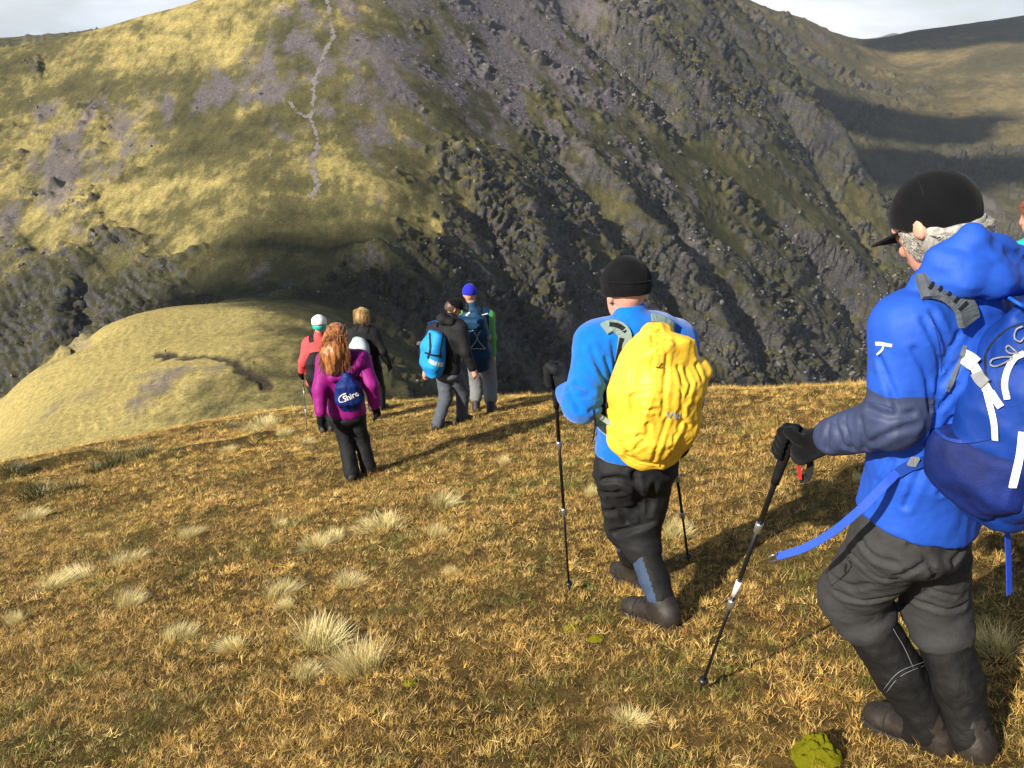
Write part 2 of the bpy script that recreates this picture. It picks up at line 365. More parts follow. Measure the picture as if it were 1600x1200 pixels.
def rock_relief(X, Y, Z, rock, scree, seed=11, s=1.0):
    """crag relief: broken ribs that run down the fall line and dipping strata, returned as offset along the normal"""
    gx_ = np.gradient(Z, axis=1); gy_ = np.gradient(Z, axis=0)
    dXu = np.gradient(X, axis=1); dYu = np.gradient(Y, axis=1); dXv = np.gradient(X, axis=0); dYv = np.gradient(Y, axis=0)
    tu = np.stack([dXu, dYu, gx_], -1); tv = np.stack([dXv, dYv, gy_], -1)
    Nn = np.cross(tu, tv); Nn /= np.linalg.norm(Nn, axis=-1, keepdims=True) + 1e-9
    Nn *= np.sign(Nn[..., 2:3])
    P = np.stack([X, Y, Z], -1) / s
    wv = P + 6.0 * np.stack([noise3(P / 30, seed + 1), noise3(P / 30, seed + 2), noise3(P / 30, seed + 3)], -1)
    # strata: beds dipping to the right
    bed = (wv @ np.array([0.50, 0.15, 0.85]))
    rib = ridged(np.stack([wv @ np.array([.55, .25, .75]) / 26, wv @ np.array([.75, -.25, -.6]) / 75, wv @ np.array([.2, .95, 0]) / 55], -1), 4, seed + 5, .34)
    ter = bed / 6.0 + .5 * noise3(wv / 12, seed + 8); ter = (np.floor(ter) + smooth(.25, .75, ter - np.floor(ter)) - ter)
    fine = noise3(wv / 4.2, seed + 20) + .6 * noise3(wv / 2.2, seed + 21)
    blk = np.zeros(X.shape)
    strip = noise3(np.stack([wv @ np.array([.55, .25, .75]) / 30, wv @ np.array([.75, -.25, -.6]) / 130, wv @ np.array([.2, .95, 0]) / 90], -1), seed + 33)
    vary = .40 + 1.05 * smooth(-.25, .45, noise3(P / 55, seed + 34) + .5 * strip)
    msk = np.clip(rock + .42 * strip * (rock > .25) + .30 * noise3(P / 26, seed + 30) + .22 * noise3(P / 8, seed + 31), 0, 1); msk = smooth(.28, .56, msk)
    scr = np.clip(scree * .8 + .55 * noise3(np.stack([P[..., 0] / 17 + P[..., 2] / 30, P[..., 1] / 45, P[..., 2] / 60], -1), seed + 40) + .22 * noise3(P / 7, seed + 41), 0, 1); scr = smooth(.36, .66, scr)
    k = (msk > .02) | (scr > .3)
    wk = wv[k] + 2.5 * np.stack([fine[k]] * 3, -1)
    rot = np.array([[.8, .2, .56], [-.1, .97, -.2], [-.59, .1, .8]])
    blk[k] = 2.6 * facets(wk @ rot.T / np.array([17, 13, 8]), seed + 60) + 1.5 * facets(wk @ rot.T / np.array([7.5, 6, 4]), seed + 61)
    big = np.zeros(X.shape); kf = k & (np.hypot(X, Y) > 700) & (np.hypot(X, Y) < 1700); big[kf] = facets(wv[kf] @ rot.T / np.array([34, 28, 17]), seed + 62) * smooth(700, 1000, np.hypot(X, Y)[kf])
    off = msk * (4.2 * rib + vary * (1.35 * blk + 5.0 * big + 2.6 * ter + .6 * fine)) + (1 - msk) * (1.1 * fbm(P / 45, 3, seed + 50) + .22 * noise3(P / 6, seed + 51)) + scr * (1 - msk) * (.3 * fine + .25 * blk)
    return P * s + Nn * (off * s)[..., None], msk, scr

MP, rockm, screem = rock_relief(MX, MY, MZ, AT[..., 0], AT[..., 1])
dist = np.hypot(MX, MY)
near = smooth(470, 400, dist) * smooth(.35, .15, AT[..., 0])           # the knoll keeps a smoother skin
kq = (MX * .55 + MY * .2 + MZ * 1.1) / 3.2 + 1.2 * noise3(v2(MX, MY) / 14, 79); kt = kq - np.floor(kq)
knoll_soft = np.stack([MX, MY, MZ + .9 * fbm(v2(MX, MY) / 22, 5, 77) + .28 * (smooth(.3, .7, kt) - kt) + .35 * screem * noise3(v2(MX, MY) / 2.2, 78)], -1)
MP = MP * (1 - near[..., None] * .8) + knoll_soft * near[..., None] * .8
dry = np.clip(AT[..., 2] + .5 * fbm(v2(MX, MY) / 60, 4, 91), 0, 1) + .55 * near * AT[..., 2] ** 2
# peat and trodden ground along the walkers' line over the knoll
def poly_dist(X, Y, pts):
    d = np.full(X.shape, 1e9)
    for a, b_ in zip(pts[:-1], pts[1:]):
        ax, ay = a[:2]; bx, by = b_[:2]
        tt = np.clip(((X - ax) * (bx - ax) + (Y - ay) * (by - ay)) / ((bx - ax) ** 2 + (by - ay) ** 2 + 1e-9), 0, 1)
        d = np.minimum(d, np.hypot(X - ax - tt * (bx - ax), Y - ay - tt * (by - ay)))
    return d
peat_line = [at(248, 552, 286), at(285, 562, 274), at(330, 566, 266), at(370, 575, 255), at(400, 598, 236), at(425, 612, 226)]
pd = poly_dist(MX, MY, peat_line) + 3.5 * noise3(v2(MX, MY) / 6, 55) + 1.5 * noise3(v2(MX, MY) / 2.5, 56)
peat = smooth(2.8, .8, pd + 3.5 * noise3(v2(MX, MY) / 12, 59))
MP[..., 2] -= 0.8 * peat
# narrow worn path up the mountain, cut out of the same ground and laid just above it
PATH_PX = [[(511, -15), (512, 5), (516, 30), (521, 58), (503, 95), (493, 130), (489, 165), (484, 185), (493, 205), (498, 232), (487, 252), (490, 272), (497, 290), (488, 312)], [(452, 162), (464, 176), (484, 190)]]
pdist = np.full(MX.shape, 1e9)
for ln in PATH_PX: pdist = np.minimum(pdist, poly_dist(MX, MY, [on_far(*q) for q in ln]) - (1.6 if ln[0][0] == 430 else 0))
pdist = pdist + 3.6 * noise3(v2(MX, MY) / 9, 57) + 2.6 * noise3(v2(MX, MY) / 3.5, 58)
pm = pdist < 1.9
n_, m_ = MX.shape; I_ = np.arange(n_ * m_).reshape(n_, m_)
Fq = np.stack([I_[:-1, :-1], I_[1:, :-1], I_[1:, 1:], I_[:-1, 1:]], -1)[pm[:-1, :-1] & pm[1:, 1:]].reshape(-1, 4)
uq, inv = np.unique(Fq, return_inverse=True)
m_path, t, b = newmat("worn_path"); gp = N(t, 'ShaderNodeNewGeometry').outputs['Position']
t.links.new(ramp(t, tnoise(t, gp, .9, 5, .7), [(.3, (.10, .085, .08)), (.55, (.20, .175, .165)), (.75, (.34, .30, .285))]), b.inputs['Base Color']); b.inputs['Roughness'].default_value = 1
bump(t, b, tnoise(t, gp, 2.0, 4, .8), .8, .6)
tag(link("path", mesh_from("path", MP.reshape(-1, 3)[uq] + np.array([0, 0, .25]), inv.reshape(-1, 4)), m_path), "pale stony path winding up the mountain", kind='structure')
me = grid_mesh("mountain", MP[..., 0], MP[..., 1], MP[..., 2])
vcol(me, "cover", np.stack([rockm, screem, dry, peat], -1).reshape(-1, 4))

def hill_material(name, grass_lo, grass_mid, grass_hi, rock_lo, rock_hi, scree_c, s=1.0):
    m, t, b = newmat(name)
    g = N(t, 'ShaderNodeNewGeometry').outputs['Position']
    a = N(t, 'ShaderNodeVertexColor'); a.layer_name = "cover"
    sp = N(t, 'ShaderNodeSeparateColor'); t.links.new(a.outputs['Color'], sp.inputs[0])
    rk, sc_, dr = sp.outputs[0], sp.outputs[1], sp.outputs[2]; pt = a.outputs['Alpha']
    nA = tnoise(t, g, 0.055 * s, 5, .62); nB = tnoise(t, g, 0.5 * s, 5, .7)
    mv = N(t, 'ShaderNodeMapping'); mv.inputs['Scale'].default_value = (.35, .12, .12); mv.inputs['Rotation'].default_value = (0, .5, .3); t.links.new(g, mv.inputs['Vector'])
    nS = tnoise(t, mv.outputs[0], 0.5 * s, 4, .7)
    dfac = mathn(t, 'ADD', mathn(t, 'MULTIPLY', dr, .74), mathn(t, 'SUBTRACT', mathn(t, 'ADD', mathn(t, 'MULTIPLY', nA, 1.0), mathn(t, 'MULTIPLY', nS, .9)), .92))
    gcol = ramp(t, dfac, [(0.05, grass_lo), (0.5, grass_mid), (0.95, grass_hi)])
    gcol = mixc(t, .8, gcol, ramp(t, nB, [(0.3, (.42, .42, .40)), (.55, (1, 1, 1)), (.72, (1.35, 1.32, 1.25))]), 'MULTIPLY')
    gcol = mixc(t, ramp(t, tnoise(t, g, 1.7 * s, 3, .6), [(.56, (0, 0, 0)), (.64, (.6, .6, .6))]), gcol, tuple(v * .8 for v in scree_c))
    rcol = ramp(t, tnoise(t, g, .35 * s, 5, .75), [(.32, rock_lo), (.55, tuple((x + y) / 2 for x, y in zip(rock_lo, rock_hi))), (.72, rock_hi)])
    # moss and turf on the ledges: the flatter a facet the greener
    nrm = N(t, 'ShaderNodeSeparateXYZ'); t.links.new(N(t, 'ShaderNodeNewGeometry').outputs['Normal'], nrm.inputs[0])
    ledge = mathn(t, 'ADD', nrm.outputs[2], mathn(t, 'MULTIPLY', mathn(t, 'SUBTRACT', nB, .5), .8))
    rk2 = mathn(t, 'MULTIPLY', rk, ramp(t, ledge, [(.55, (1, 1, 1)), (.80, (.08, .08, .08))]), True)
    brk = ramp(t, tnoise(t, g, .8 * s, 5, .8), [(.40, (0, 0, 0)), (.55, (1, 1, 1))])
    scf = mathn(t, 'MULTIPLY', sc_, mathn(t, 'ADD', mathn(t, 'MULTIPLY', brk, .75), .2), True)
    col = mixc(t, scf, gcol, mixc(t, brk, tuple(v * .6 for v in scree_c), tuple(v * 1.25 for v in scree_c)))
    col = mixc(t, rk2, col, rcol)
    col = mixc(t, mathn(t, 'MULTIPLY', pt, ramp(t, nB, [(.35, (.5, .5, .5)), (.5, (1, 1, 1))]), True), col, (0.05, 0.038, 0.030))
    t.links.new(col, b.inputs['Base Color']); b.inputs['Roughness'].default_value = .95; b.inputs['Specular IOR Level'].default_value = .12
    hb = mathn(t, 'ADD', tnoise(t, g, .9 * s, 5, .8), mathn(t, 'MULTIPLY', tnoise(t, g, 4.0 * s, 3, .6), .25))
    bump(t, b, hb, .9, 1.0 / s)
    return m
m_hill = hill_material("mountain_cover", (.042, .042, .014), (.128, .112, .038), (.50, .395, .135), (.022, .021, .021), (.130, .122, .118), (.140, .118, .138))
mount = tag(link("mountain", me, m_hill), "steep mountain of crag, scree and yellow grass across the saddle", kind='structure')

# ---- loose stones over the scree and crag foot: too many to count
g_ = np.random.default_rng(41)
wgt = (screem * .9 + rockm * .5 + .02) * (dist > 150) * (dist < 1300) * (MP[..., 2] < 200); wgt = wgt * np.gradient(rs)[:, None] * dist; wgt = np.where(near > .3, wgt * .25, wgt)
ns = 13000; pick = g_.choice(wgt.size, ns, p=(wgt / wgt.sum()).ravel()); B0 = MP.reshape(-1, 3)[pick] + g_.normal(size=(ns, 3)) * np.array([1, 1, 0])
cube = np.array([(-1, -1, -1), (1, -1, -1), (1, 1, -1), (-1, 1, -1), (-1, -1, 1), (1, -1, 1), (1, 1, 1), (-1, 1, 1)], float) * .5
q4 = unit4 = g_.normal(size=(ns, 4)); q4 /= np.linalg.norm(q4, axis=1, keepdims=True); w_, x_, y_, z_ = q4.T
RM = np.stack([np.stack([1 - 2 * (y_ * y_ + z_ * z_), 2 * (x_ * y_ - z_ * w_), 2 * (x_ * z_ + y_ * w_)], -1), np.stack([2 * (x_ * y_ + z_ * w_), 1 - 2 * (x_ * x_ + z_ * z_), 2 * (y_ * z_ - x_ * w_)], -1), np.stack([2 * (x_ * z_ - y_ * w_), 2 * (y_ * z_ + x_ * w_), 1 - 2 * (x_ * x_ + y_ * y_)], -1)], 1)
siz = np.exp(g_.normal(size=ns) * .5 - .8) * (1.0 + .5 * rockm.ravel()[pick]) * np.clip(np.hypot(B0[:, 0], B0[:, 1]) / 700, .35, 1.4)
loc = (cube[None] + g_.normal(size=(ns, 8, 3)) * .16) * (siz[:, None] * np.exp(g_.normal(size=(ns, 3)) * .3))[:, None, :]
SV = np.einsum('nij,nkj->nki', RM, loc) + B0[:, None, :]
cf = np.array([(0, 3, 2, 1), (4, 5, 6, 7), (0, 1, 5, 4), (1, 2, 6, 5), (2, 3, 7, 6), (3, 0, 4, 7)])
SF = (cf[None] + (np.arange(ns) * 8)[:, None, None]).reshape(-1, 4)
m_stone, t, b = newmat("grey_stone"); gp = N(t, 'ShaderNodeNewGeometry').outputs['Position']
t.links.new(ramp(t, tnoise(t, gp, .25, 4, .7), [(.3, (.06, .056, .056)), (.5, (.13, .12, .12)), (.72, (.24, .225, .215))]), b.inputs['Base Color']); b.inputs['Roughness'].default_value = .95
bump(t, b, tnoise(t, gp, 2.5, 4, .8), .7, .4)
tag(link("scree_rubble", mesh_from("scree_rubble", SV.reshape(-1, 3), SF, False), m_stone), "grey loose stones strewn over the mountain", kind='stuff')

# ---- the corrie and the ridge far to the right
CF = [(1100, -30, 1700, .2, 0, .5), (1180, 4, 1720, .2, 0, .5), (1260, 30, 1760, .2, 0, .5), (1310, 52, 1850, .2, 0, .5), (1380, 60, 2000, 0, .1, .6), (1450, 45, 1950, 0, .1, .4), (1500, 38, 1900, 0, .1, .2), (1600, 24, 1850, 0, .1, .2), (1720, 10, 1800, 0, .1, .2),
 (1200, 80, 1500, .5, 0, .4), (1260, 110, 1480, .7, 0, .3), (1320, 110, 1580, .3, 0, .6), (1400, 100, 1750, 0, .1, .8), (1480, 90, 1700, 0, .1, .8), (1560, 90, 1620, 0, .1, .4), (1650, 90, 1580, 0, .1, .4),
 (1280, 160, 1330, .8, 0, .2), (1340, 160, 1420, .6, 0, .3), (1420, 150, 1530, .5, 0, .4), (1500, 150, 1480, .1, 0, .6), (1570, 140, 1450, 0, 0, 1.0), (1650, 140, 1430, 0, 0, 1),
 (1300, 220, 1180, .7, 0, .2), (1360, 220, 1240, .8, 0, .2), (1440, 215, 1300, .8, 0, .2), (1520, 210, 1300, .3, 0, .5), (1590, 200, 1280, .2, 0, .8), (1680, 200, 1260, .2, 0, .8),
 (1340, 290, 1050, .5, .3, .2), (1420, 280, 1090, .7, .2, .1), (1500, 270, 1140, 1, .1, .1), (1560, 275, 1120, 1, .1, .1), (1640, 260, 1110, .6, .2, .2),
 (1400, 350, 960, .5, .4, .2), (1480, 350, 975, .6, .3, .1), (1560, 345, 985, .3, .6, .2), (1640, 340, 980, .5, .5, .3),
 (1440, 440, 850, .4, .5, .2), (1540, 430, 870, .2, .5, .4), (1640, 420, 870, .4, .4, .4), (1500, 600, 700, .2, .3, .4), (1640, 600, 720, .2, .3, .4)]
CF = [(c[0], c[1], c[2] * 2.1, *c[3:]) for c in CF]
FX = np.array([at(*c[:3]) for c in CF]); FA = np.array([c[3:] for c in CF], float)
FH = np.array([at(q, w, d * 2.1) + np.array([0, e, f]) for (q, w, d) in ((1100, -30, 1700), (1180, 4, 1720), (1260, 30, 1760), (1310, 52, 1850), (1380, 60, 2000), (1450, 45, 1950), (1500, 38, 1900), (1600, 24, 1850), (1720, 10, 1800)) for (e, f) in ((150, -20), (400, -110), (800, -250))])
FP = np.concatenate([FX, FH]); FW = tps_fit(FP[:, :2] / SC, FP[:, 2], .02)
def far_h(x, y): return tps_eval(FP[:, :2] / SC, FW, np.stack([x, y], -1).reshape(-1, 2) / SC).reshape(x.shape)
def far_att(x, y):
    q = np.stack([x, y], -1).reshape(-1, 2); d2 = ((q[:, None] - FX[None, :, :2]) ** 2).sum(-1); w = 1 / (d2 + 400.) ** 2
    return ((w @ FA) / w.sum(1, keepdims=True)).reshape(x.shape + (3,))
QX, QY = far_grid(11, 36, 340, np.linspace(1400, 5000, 360))
QZ = coarse(far_h, QX, QY, 4); QA = coarse(far_att, QX, QY, 4)
QP, qr, qs = rock_relief(QX, QY, QZ, np.clip(QA[..., 0] * 1.15, 0, 1), QA[..., 1], seed=211, s=3.2)
qd = np.clip(QA[..., 2] + .5 * fbm(v2(QX, QY) / 150, 4, 191), 0, 1)
me = grid_mesh("corrie", QP[..., 0], QP[..., 1], QP[..., 2])
vcol(me, "cover", np.stack([qr, qs, qd, qr * 0], -1).reshape(-1, 4))
m_far = hill_material("corrie_cover", (.055, .05, .02), (.105, .085, .035), (.24, .18, .075), (.045, .043, .045), (.13, .125, .13), (.12, .11, .112), .5)
tag(link("corrie_hill", me, m_far), "corrie cliffs and a broad grassy ridge beyond the mountain", kind='structure')
# ---- a low far hill in the notch of the col
hx = np.linspace(1335, 1475, 40); prof = 12 * np.exp(-((hx - 1400) / 22) ** 2) + 5 * np.exp(-((hx - 1365) / 30) ** 2)
V = []; Dn = 9000
for k in range(8):
    for q, pp in zip(hx, prof):
        dd = (k - 3.5) / 3.5
        V.append(at(q, 65 - pp * (1 - dd * dd) + 6 * dd * dd, Dn + dd * 900))
V = np.array(V).reshape(8, 40, 3)
V[..., 2] += 4 * fbm(V / 120, 3, 5)
m_dist, t, b = newmat("distant_hill_cover"); b.inputs['Roughness'].default_value = 1
t.links.new(ramp(t, tnoise(t, N(t, 'ShaderNodeNewGeometry').outputs['Position'], .01, 4), [(.3, (.07, .07, .06)), (.7, (.12, .115, .08))]), b.inputs['Base Color'])
tag(link("distant_hill", grid_mesh("distant_hill", V[..., 0], V[..., 1], V[..., 2]), m_dist), "small dark hill far beyond the col", kind='structure')

# ================================================================== TOOLS FOR BODIES, CLOTH AND BAGS
def unit(v):
    v = np.asarray(v, float); return v / (np.linalg.norm(v) + 1e-12)
def smin(a, b, k):
    if k <= 0: return np.minimum(a, b)
    h = np.clip(.5 + .5 * (b - a) / k, 0, 1); return b * (1 - h) + a * h - k * h * (1 - h)
def smax(a, b, k): return -smin(-a, -b, k)
def rc(p, a, b, ra, rb):                       # tapered limb
    a = np.asarray(a, np.float32); b = np.asarray(b, np.float32); ba = b - a; pa = p - a
    t = np.clip((pa @ ba) / (ba @ ba + 1e-12), 0, 1)
    return np.linalg.norm(pa - t[:, None] * ba, axis=1) - (ra + t * (rb - ra))
def chain(p, pts, rs, k=0.0):
    d = None
    for i in range(len(pts) - 1):
        e = rc(p, pts[i], pts[i + 1], rs[i], rs[i + 1]); d = e if d is None else smin(d, e, k)
    return d
def ell(p, c, ax, r):                          # ellipsoid, ax rows = axes
    q = (p - np.asarray(c, np.float32)) @ np.asarray(ax, np.float32).T; r = np.asarray(r, np.float32)
    k0 = np.linalg.norm(q / r, axis=1); k1 = np.linalg.norm(q / (r * r), axis=1) + 1e-9
    return k0 * (k0 - 1) / k1
def rbox(p, c, ax, r, rad):
    q = np.abs((p - np.asarray(c, np.float32)) @ np.asarray(ax, np.float32).T) - (np.asarray(r, np.float32) - rad)
    return np.linalg.norm(np.maximum(q, 0), axis=1) + np.minimum(q.max(1), 0) - rad
def loft(p, st, S_, F_, k=.03, pw=2.0):        # st: (centre, half width, half depth); S_ side axis, F_ front axis
    out = None; S_ = np.asarray(S_, np.float32); F_ = np.asarray(F_, np.float32)
    for (c0, w0, d0), (c1, w1, d1) in zip(st[:-1], st[1:]):
        c0 = np.asarray(c0, np.float32); c1 = np.asarray(c1, np.float32); ba = c1 - c0; L_ = np.linalg.norm(ba) + 1e-9; u_ = ba / L_
        t = np.clip(((p - c0) @ u_) / L_, 0, 1); q = p - (c0 + t[:, None] * ba)
        w = w0 + t * (w1 - w0); dd = d0 + t * (d1 - d0)
        s = q @ S_; f = q @ F_; m = np.minimum(w, dd) * .7; u = q @ u_
        ov = np.abs(u)
        k0 = ((np.abs(s) / w) ** pw + (np.abs(f) / dd) ** pw + (ov / m) ** 2) ** (1 / pw if pw > 2 else .5)
        k1 = np.sqrt((s / w ** 2) ** 2 + (f / dd ** 2) ** 2 + (u / m ** 2) ** 2) + 1e-6
        d = (k0 - 1) * np.clip(k0 / k1, .5 * m, 3)
        out = d if out is None else smin(out, d, k)
    return out
def nets(fn, pts, pad, h):
    pts = np.asarray(pts); lo = pts.min(0) - pad; n = (np.ceil((pts.max(0) + pad - lo) / (4 * h)).astype(int)) * 4
    nb = n // 4
    cc_ = [lo[a] + (np.arange(nb[a]) * 4 + 1.5) * h for a in range(3)]
    Cc = np.stack(np.meshgrid(*cc_, indexing='ij'), -1).reshape(-1, 3).astype(np.float32)
    dc = fn(Cc).reshape(nb)
    D = np.repeat(np.repeat(np.repeat(dc, 4, 0), 4, 1), 4, 2).astype(np.float32)
    M = np.repeat(np.repeat(np.repeat(np.abs(dc) < 5.5 * h + .012, 4, 0), 4, 1), 4, 2)
    I = np.argwhere(M); P = (lo + I * h).astype(np.float32)
    vals = np.concatenate([fn(P[i:i + 400000]) for i in range(0, len(P), 400000)])
    D[M] = vals
    s = D < 0
    cnt = sum(s[dx:n[0] - 1 + dx, dy:n[1] - 1 + dy, dz:n[2] - 1 + dz].astype(np.int8) for dx in (0, 1) for dy in (0, 1) for dz in (0, 1))
    act = (cnt > 0) & (cnt < 8); A = np.argwhere(act)
    idx = np.full(act.shape, -1, np.int64); idx[act] = np.arange(len(A))
    acc = np.zeros((len(A), 3)); num = np.zeros(len(A))
    cor = [(0, 0, 0), (1, 0, 0), (0, 1, 0), (1, 1, 0), (0, 0, 1), (1, 0, 1), (0, 1, 1), (1, 1, 1)]
    dv = [D[A[:, 0] + c[0], A[:, 1] + c[1], A[:, 2] + c[2]] for c in cor]
    for a in range(8):
        for b_ in range(a + 1, 8):
            if bin(a ^ b_).count('1') != 1: continue
            k = (dv[a] < 0) != (dv[b_] < 0)
            t = dv[a][k] / (dv[a][k] - dv[b_][k])
            acc[k] += np.array(cor[a]) + t[:, None] * (np.array(cor[b_]) - np.array(cor[a])); num[k] += 1
    V = lo + (A + acc / num[:, None]) * h
    Q = []
    for ax in range(3):
        o1, o2 = [(1, 2), (2, 0), (0, 1)][ax]
        sl0 = [slice(None)] * 3; sl1 = [slice(None)] * 3; sl0[ax] = slice(0, -1); sl1[ax] = slice(1, None)
        df = s[tuple(sl0)] != s[tuple(sl1)]
        E_ = np.argwhere(df); E_ = E_[(E_[:, o1] > 0) & (E_[:, o2] > 0) & (E_[:, o1] < n[o1] - 1) & (E_[:, o2] < n[o2] - 1)]
        fl = s[E_[:, 0], E_[:, 1], E_[:, 2]]
        def cell(a, b_):
            c = E_.copy(); c[:, o1] -= a; c[:, o2] -= b_; return idx[c[:, 0], c[:, 1], c[:, 2]]
        q = np.stack([cell(1, 1), cell(0, 1), cell(0, 0), cell(1, 0)], 1)
        q[~fl] = q[~fl][:, ::-1]
        Q.append(q[(q >= 0).all(1)])
    return V, np.concatenate(Q)
def sdf_part(name, fn, pts, pad, h, mat, root=None, base=None, extra=()):
    V, Q = nets(fn, pts, pad, h)
    cen = V[Q].mean(1) if extra else None
    base = np.array(root.location) if (base is None and root is not None) else (np.zeros(3) if base is None else np.asarray(base))
    me = mesh_from(name, V - base, Q)
    o = link(name, me, mat, root)
    if root is None: o.location = base
    for k, (m2, pred) in enumerate(extra):
        me.materials.append(m2); a = np.zeros(len(Q), np.int32); me.polygons.foreach_get('material_index', a)
        a[pred(cen)] = k + 1; me.polygons.foreach_set('material_index', a)
    return o
def project(fn, pts, off=0.0, it=6):
    """pull points onto the surface of a garment"""
    P = np.array(pts, np.float32); e = 2e-3
    for _ in range(it):
        d = fn(P); g = np.stack([fn(P + np.eye(3, dtype=np.float32)[k] * e) - d for k in range(3)], -1) / e
        g /= np.linalg.norm(g, axis=1, keepdims=True) + 1e-6
        P = P - g * (d - off)[:, None]
    return P.astype(float)
def normal_of(fn, P):
    P = np.array(P, np.float32); e = 3e-3; d = fn(P)
    g = np.stack([fn(P + np.eye(3, dtype=np.float32)[k] * e) - d for k in range(3)], -1)
    return g / (np.linalg.norm(g, axis=1, keepdims=True) + 1e-9)
def spline(pts, n):
    P = np.asarray(pts, float); m = len(P)
    if m == 2: return P[0] + np.linspace(0, 1, n)[:, None] * (P[1] - P[0])
    Q = np.concatenate([[2 * P[0] - P[1]], P, [2 * P[-1] - P[-2]]]); out = []
    for s_ in np.linspace(0, m - 1 - 1e-6, n):
        i = int(s_); t = s_ - i; a, b_, c, d = Q[i:i + 4]
        out.append(.5 * (2 * b_ + (c - a) * t + (2 * a - 5 * b_ + 4 * c - d) * t * t + (3 * b_ - a - 3 * c + d) * t ** 3))
    return np.array(out)
def sweep(path, prof, up=None, scale=None, close_ends=True):
    """sweep a closed 2-D profile along a path; up may be one vector or one per point. returns V, quads(list), caps"""
    P = np.asarray(path, float); n, m = len(P), len(prof)
    T = np.gradient(P, axis=0); T /= np.linalg.norm(T, axis=1, keepdims=True) + 1e-12
    V = []
    if up is None: up = np.array([0.12, 0.3, 1.0])
    for i in range(n):
        u = np.asarray(up if np.ndim(up) == 1 else up[i], float); u = u - T[i] * (u @ T[i]); u = unit(u); s = np.cross(T[i], u)
        sc_ = 1.0 if scale is None else scale[i]
        for (a, b_) in prof: V.append(P[i] + sc_ * (a * s + b_ * u))
    F_ = []
    for i in range(n - 1):
        for j in range(m):
            k = (j + 1) % m; F_.append((i * m + j, i * m + k, (i + 1) * m + k, (i + 1) * m + j))
    return np.array(V), F_, [tuple(range(m))[::-1], tuple((n - 1) * m + j for j in range(m))]
class MB:
    """collects simple shapes into one part"""
    def __init__(s): s.V = []; s.F = []; s.n = 0
    def add(s, V, F_):
        s.V.append(np.asarray(V, float)); s.F += [tuple(int(i) + s.n for i in f) for f in F_]; s.n += len(V); return s
    def tube(s, path, r, m=8, up=None, radii=None):
        prof = [(r * math.cos(2 * PI * j / m), r * math.sin(2 * PI * j / m)) for j in range(m)]
        V, F_, c = sweep(path, prof, up, None if radii is None else np.asarray(radii) / r); return s.add(V, F_ + c)
    def strap(s, path, w, th, up):
        s.flat = True
        h_ = w / 2; prof = [(-h_, -th / 2), (h_, -th / 2), (h_, th / 2), (-h_, th / 2)]
        V, F_, c = sweep(path, prof, up); return s.add(V, F_ + c)
    def box(s, c, ax, r):
        ax = np.asarray(ax); V = [np.asarray(c) + ax.T @ (np.array([i, j, k]) * r) for i in (-1, 1) for j in (-1, 1) for k in (-1, 1)]
        return s.add(V, [(0, 1, 3, 2), (4, 6, 7, 5), (0, 4, 5, 1), (2, 3, 7, 6), (0, 2, 6, 4), (1, 5, 7, 3)])
    def build(s, name, mat, root=None, base=None, smooth_shade=True):
        me = bpy.data.meshes.new(name); V = np.concatenate(s.V)
        base = np.array(root.location) if (base is None and root is not None) else (np.zeros(3) if base is None else np.asarray(base))
        if root is not None and root.parent is not None: base = base + np.array(root.parent.location)
        me.from_pydata([tuple(v) for v in V - base], [], s.F); me.update()
        me.polygons.foreach_set('use_smooth', np.full(len(me.polygons), smooth_shade and not getattr(s, 'flat', False)))
        o = link(name, me, mat, root)
        if root is None: o.location = base
        return o

def cloth(name, col, rough=.85, weave=900, bstr=.25, var=.18, fold=18., sheen=.0, spec=.25, fold_b=.0):
    m, t, b = newmat(name); o = N(t, 'ShaderNodeTexCoord').outputs['Object']
    c2 = tuple(v * (1 - var) for v in col); c3 = tuple(min(1, v * (1 + var)) for v in col)
    t.links.new(ramp(t, tnoise(t, o, fold, 5, .6), [(.3, c2), (.7, c3)]), b.inputs['Base Color'])
    b.inputs['Roughness'].default_value = rough; b.inputs['Specular IOR Level'].default_value = spec
    if sheen: b.inputs['Sheen Weight'].default_value = sheen
    h1 = tnoise(t, o, weave, 2, .5)
    if fold_b:
        h1 = mathn(t, 'ADD', mathn(t, 'MULTIPLY', h1, .12), mathn(t, 'MULTIPLY', tnoise(t, o, fold_b, 4, .55, 1.2), 1.0)); bump(t, b, h1, .5, .012)
    else: bump(t, b, h1, bstr, .001)
    return m
def plain(name, col, rough=.5, metal=0., spec=.5, bs=0., bscale=200):
    m, t, b = newmat(name); o = N(t, 'ShaderNodeTexCoord').outputs['Object']
    t.links.new(ramp(t, tnoise(t, o, 40, 4, .6), [(.3, tuple(v * .82 for v in col)), (.7, tuple(min(1, v * 1.1) for v in col))]), b.inputs['Base Color'])
    b.inputs['Roughness'].default_value = rough; b.inputs['Metallic'].default_value = metal; b.inputs['Specular IOR Level'].default_value = spec
    if bs: bump(t, b, tnoise(t, o, bscale, 3, .6), bs, .002)
    return m
def skin_mat(name, col):
    m, t, b = newmat(name); o = N(t, 'ShaderNodeTexCoord').outputs['Object']
    t.links.new(ramp(t, tnoise(t, o, 30, 5, .6), [(.3, tuple(v * .8 for v in col)), (.7, col)]), b.inputs['Base Color'])
    b.inputs['Roughness'].default_value = .55; b.inputs['Subsurface Weight'].default_value = .15; b.inputs['Subsurface Radius'].default_value = (.01, .004, .002)
    b.inputs['Specular IOR Level'].default_value = .3
    bump(t, b, tnoise(t, o, 400, 3, .6), .2, .001)
    return m
def solve(parent, px, py, length, far=True):
    """the point on a pixel's line of sight that lies a bone's length from its parent joint"""
    d = unit(ray(px, py)); m = d @ parent; disc = length ** 2 - (parent @ parent - m * m)
    return d * (m + (1 if far else -1) * math.sqrt(max(0., disc)))
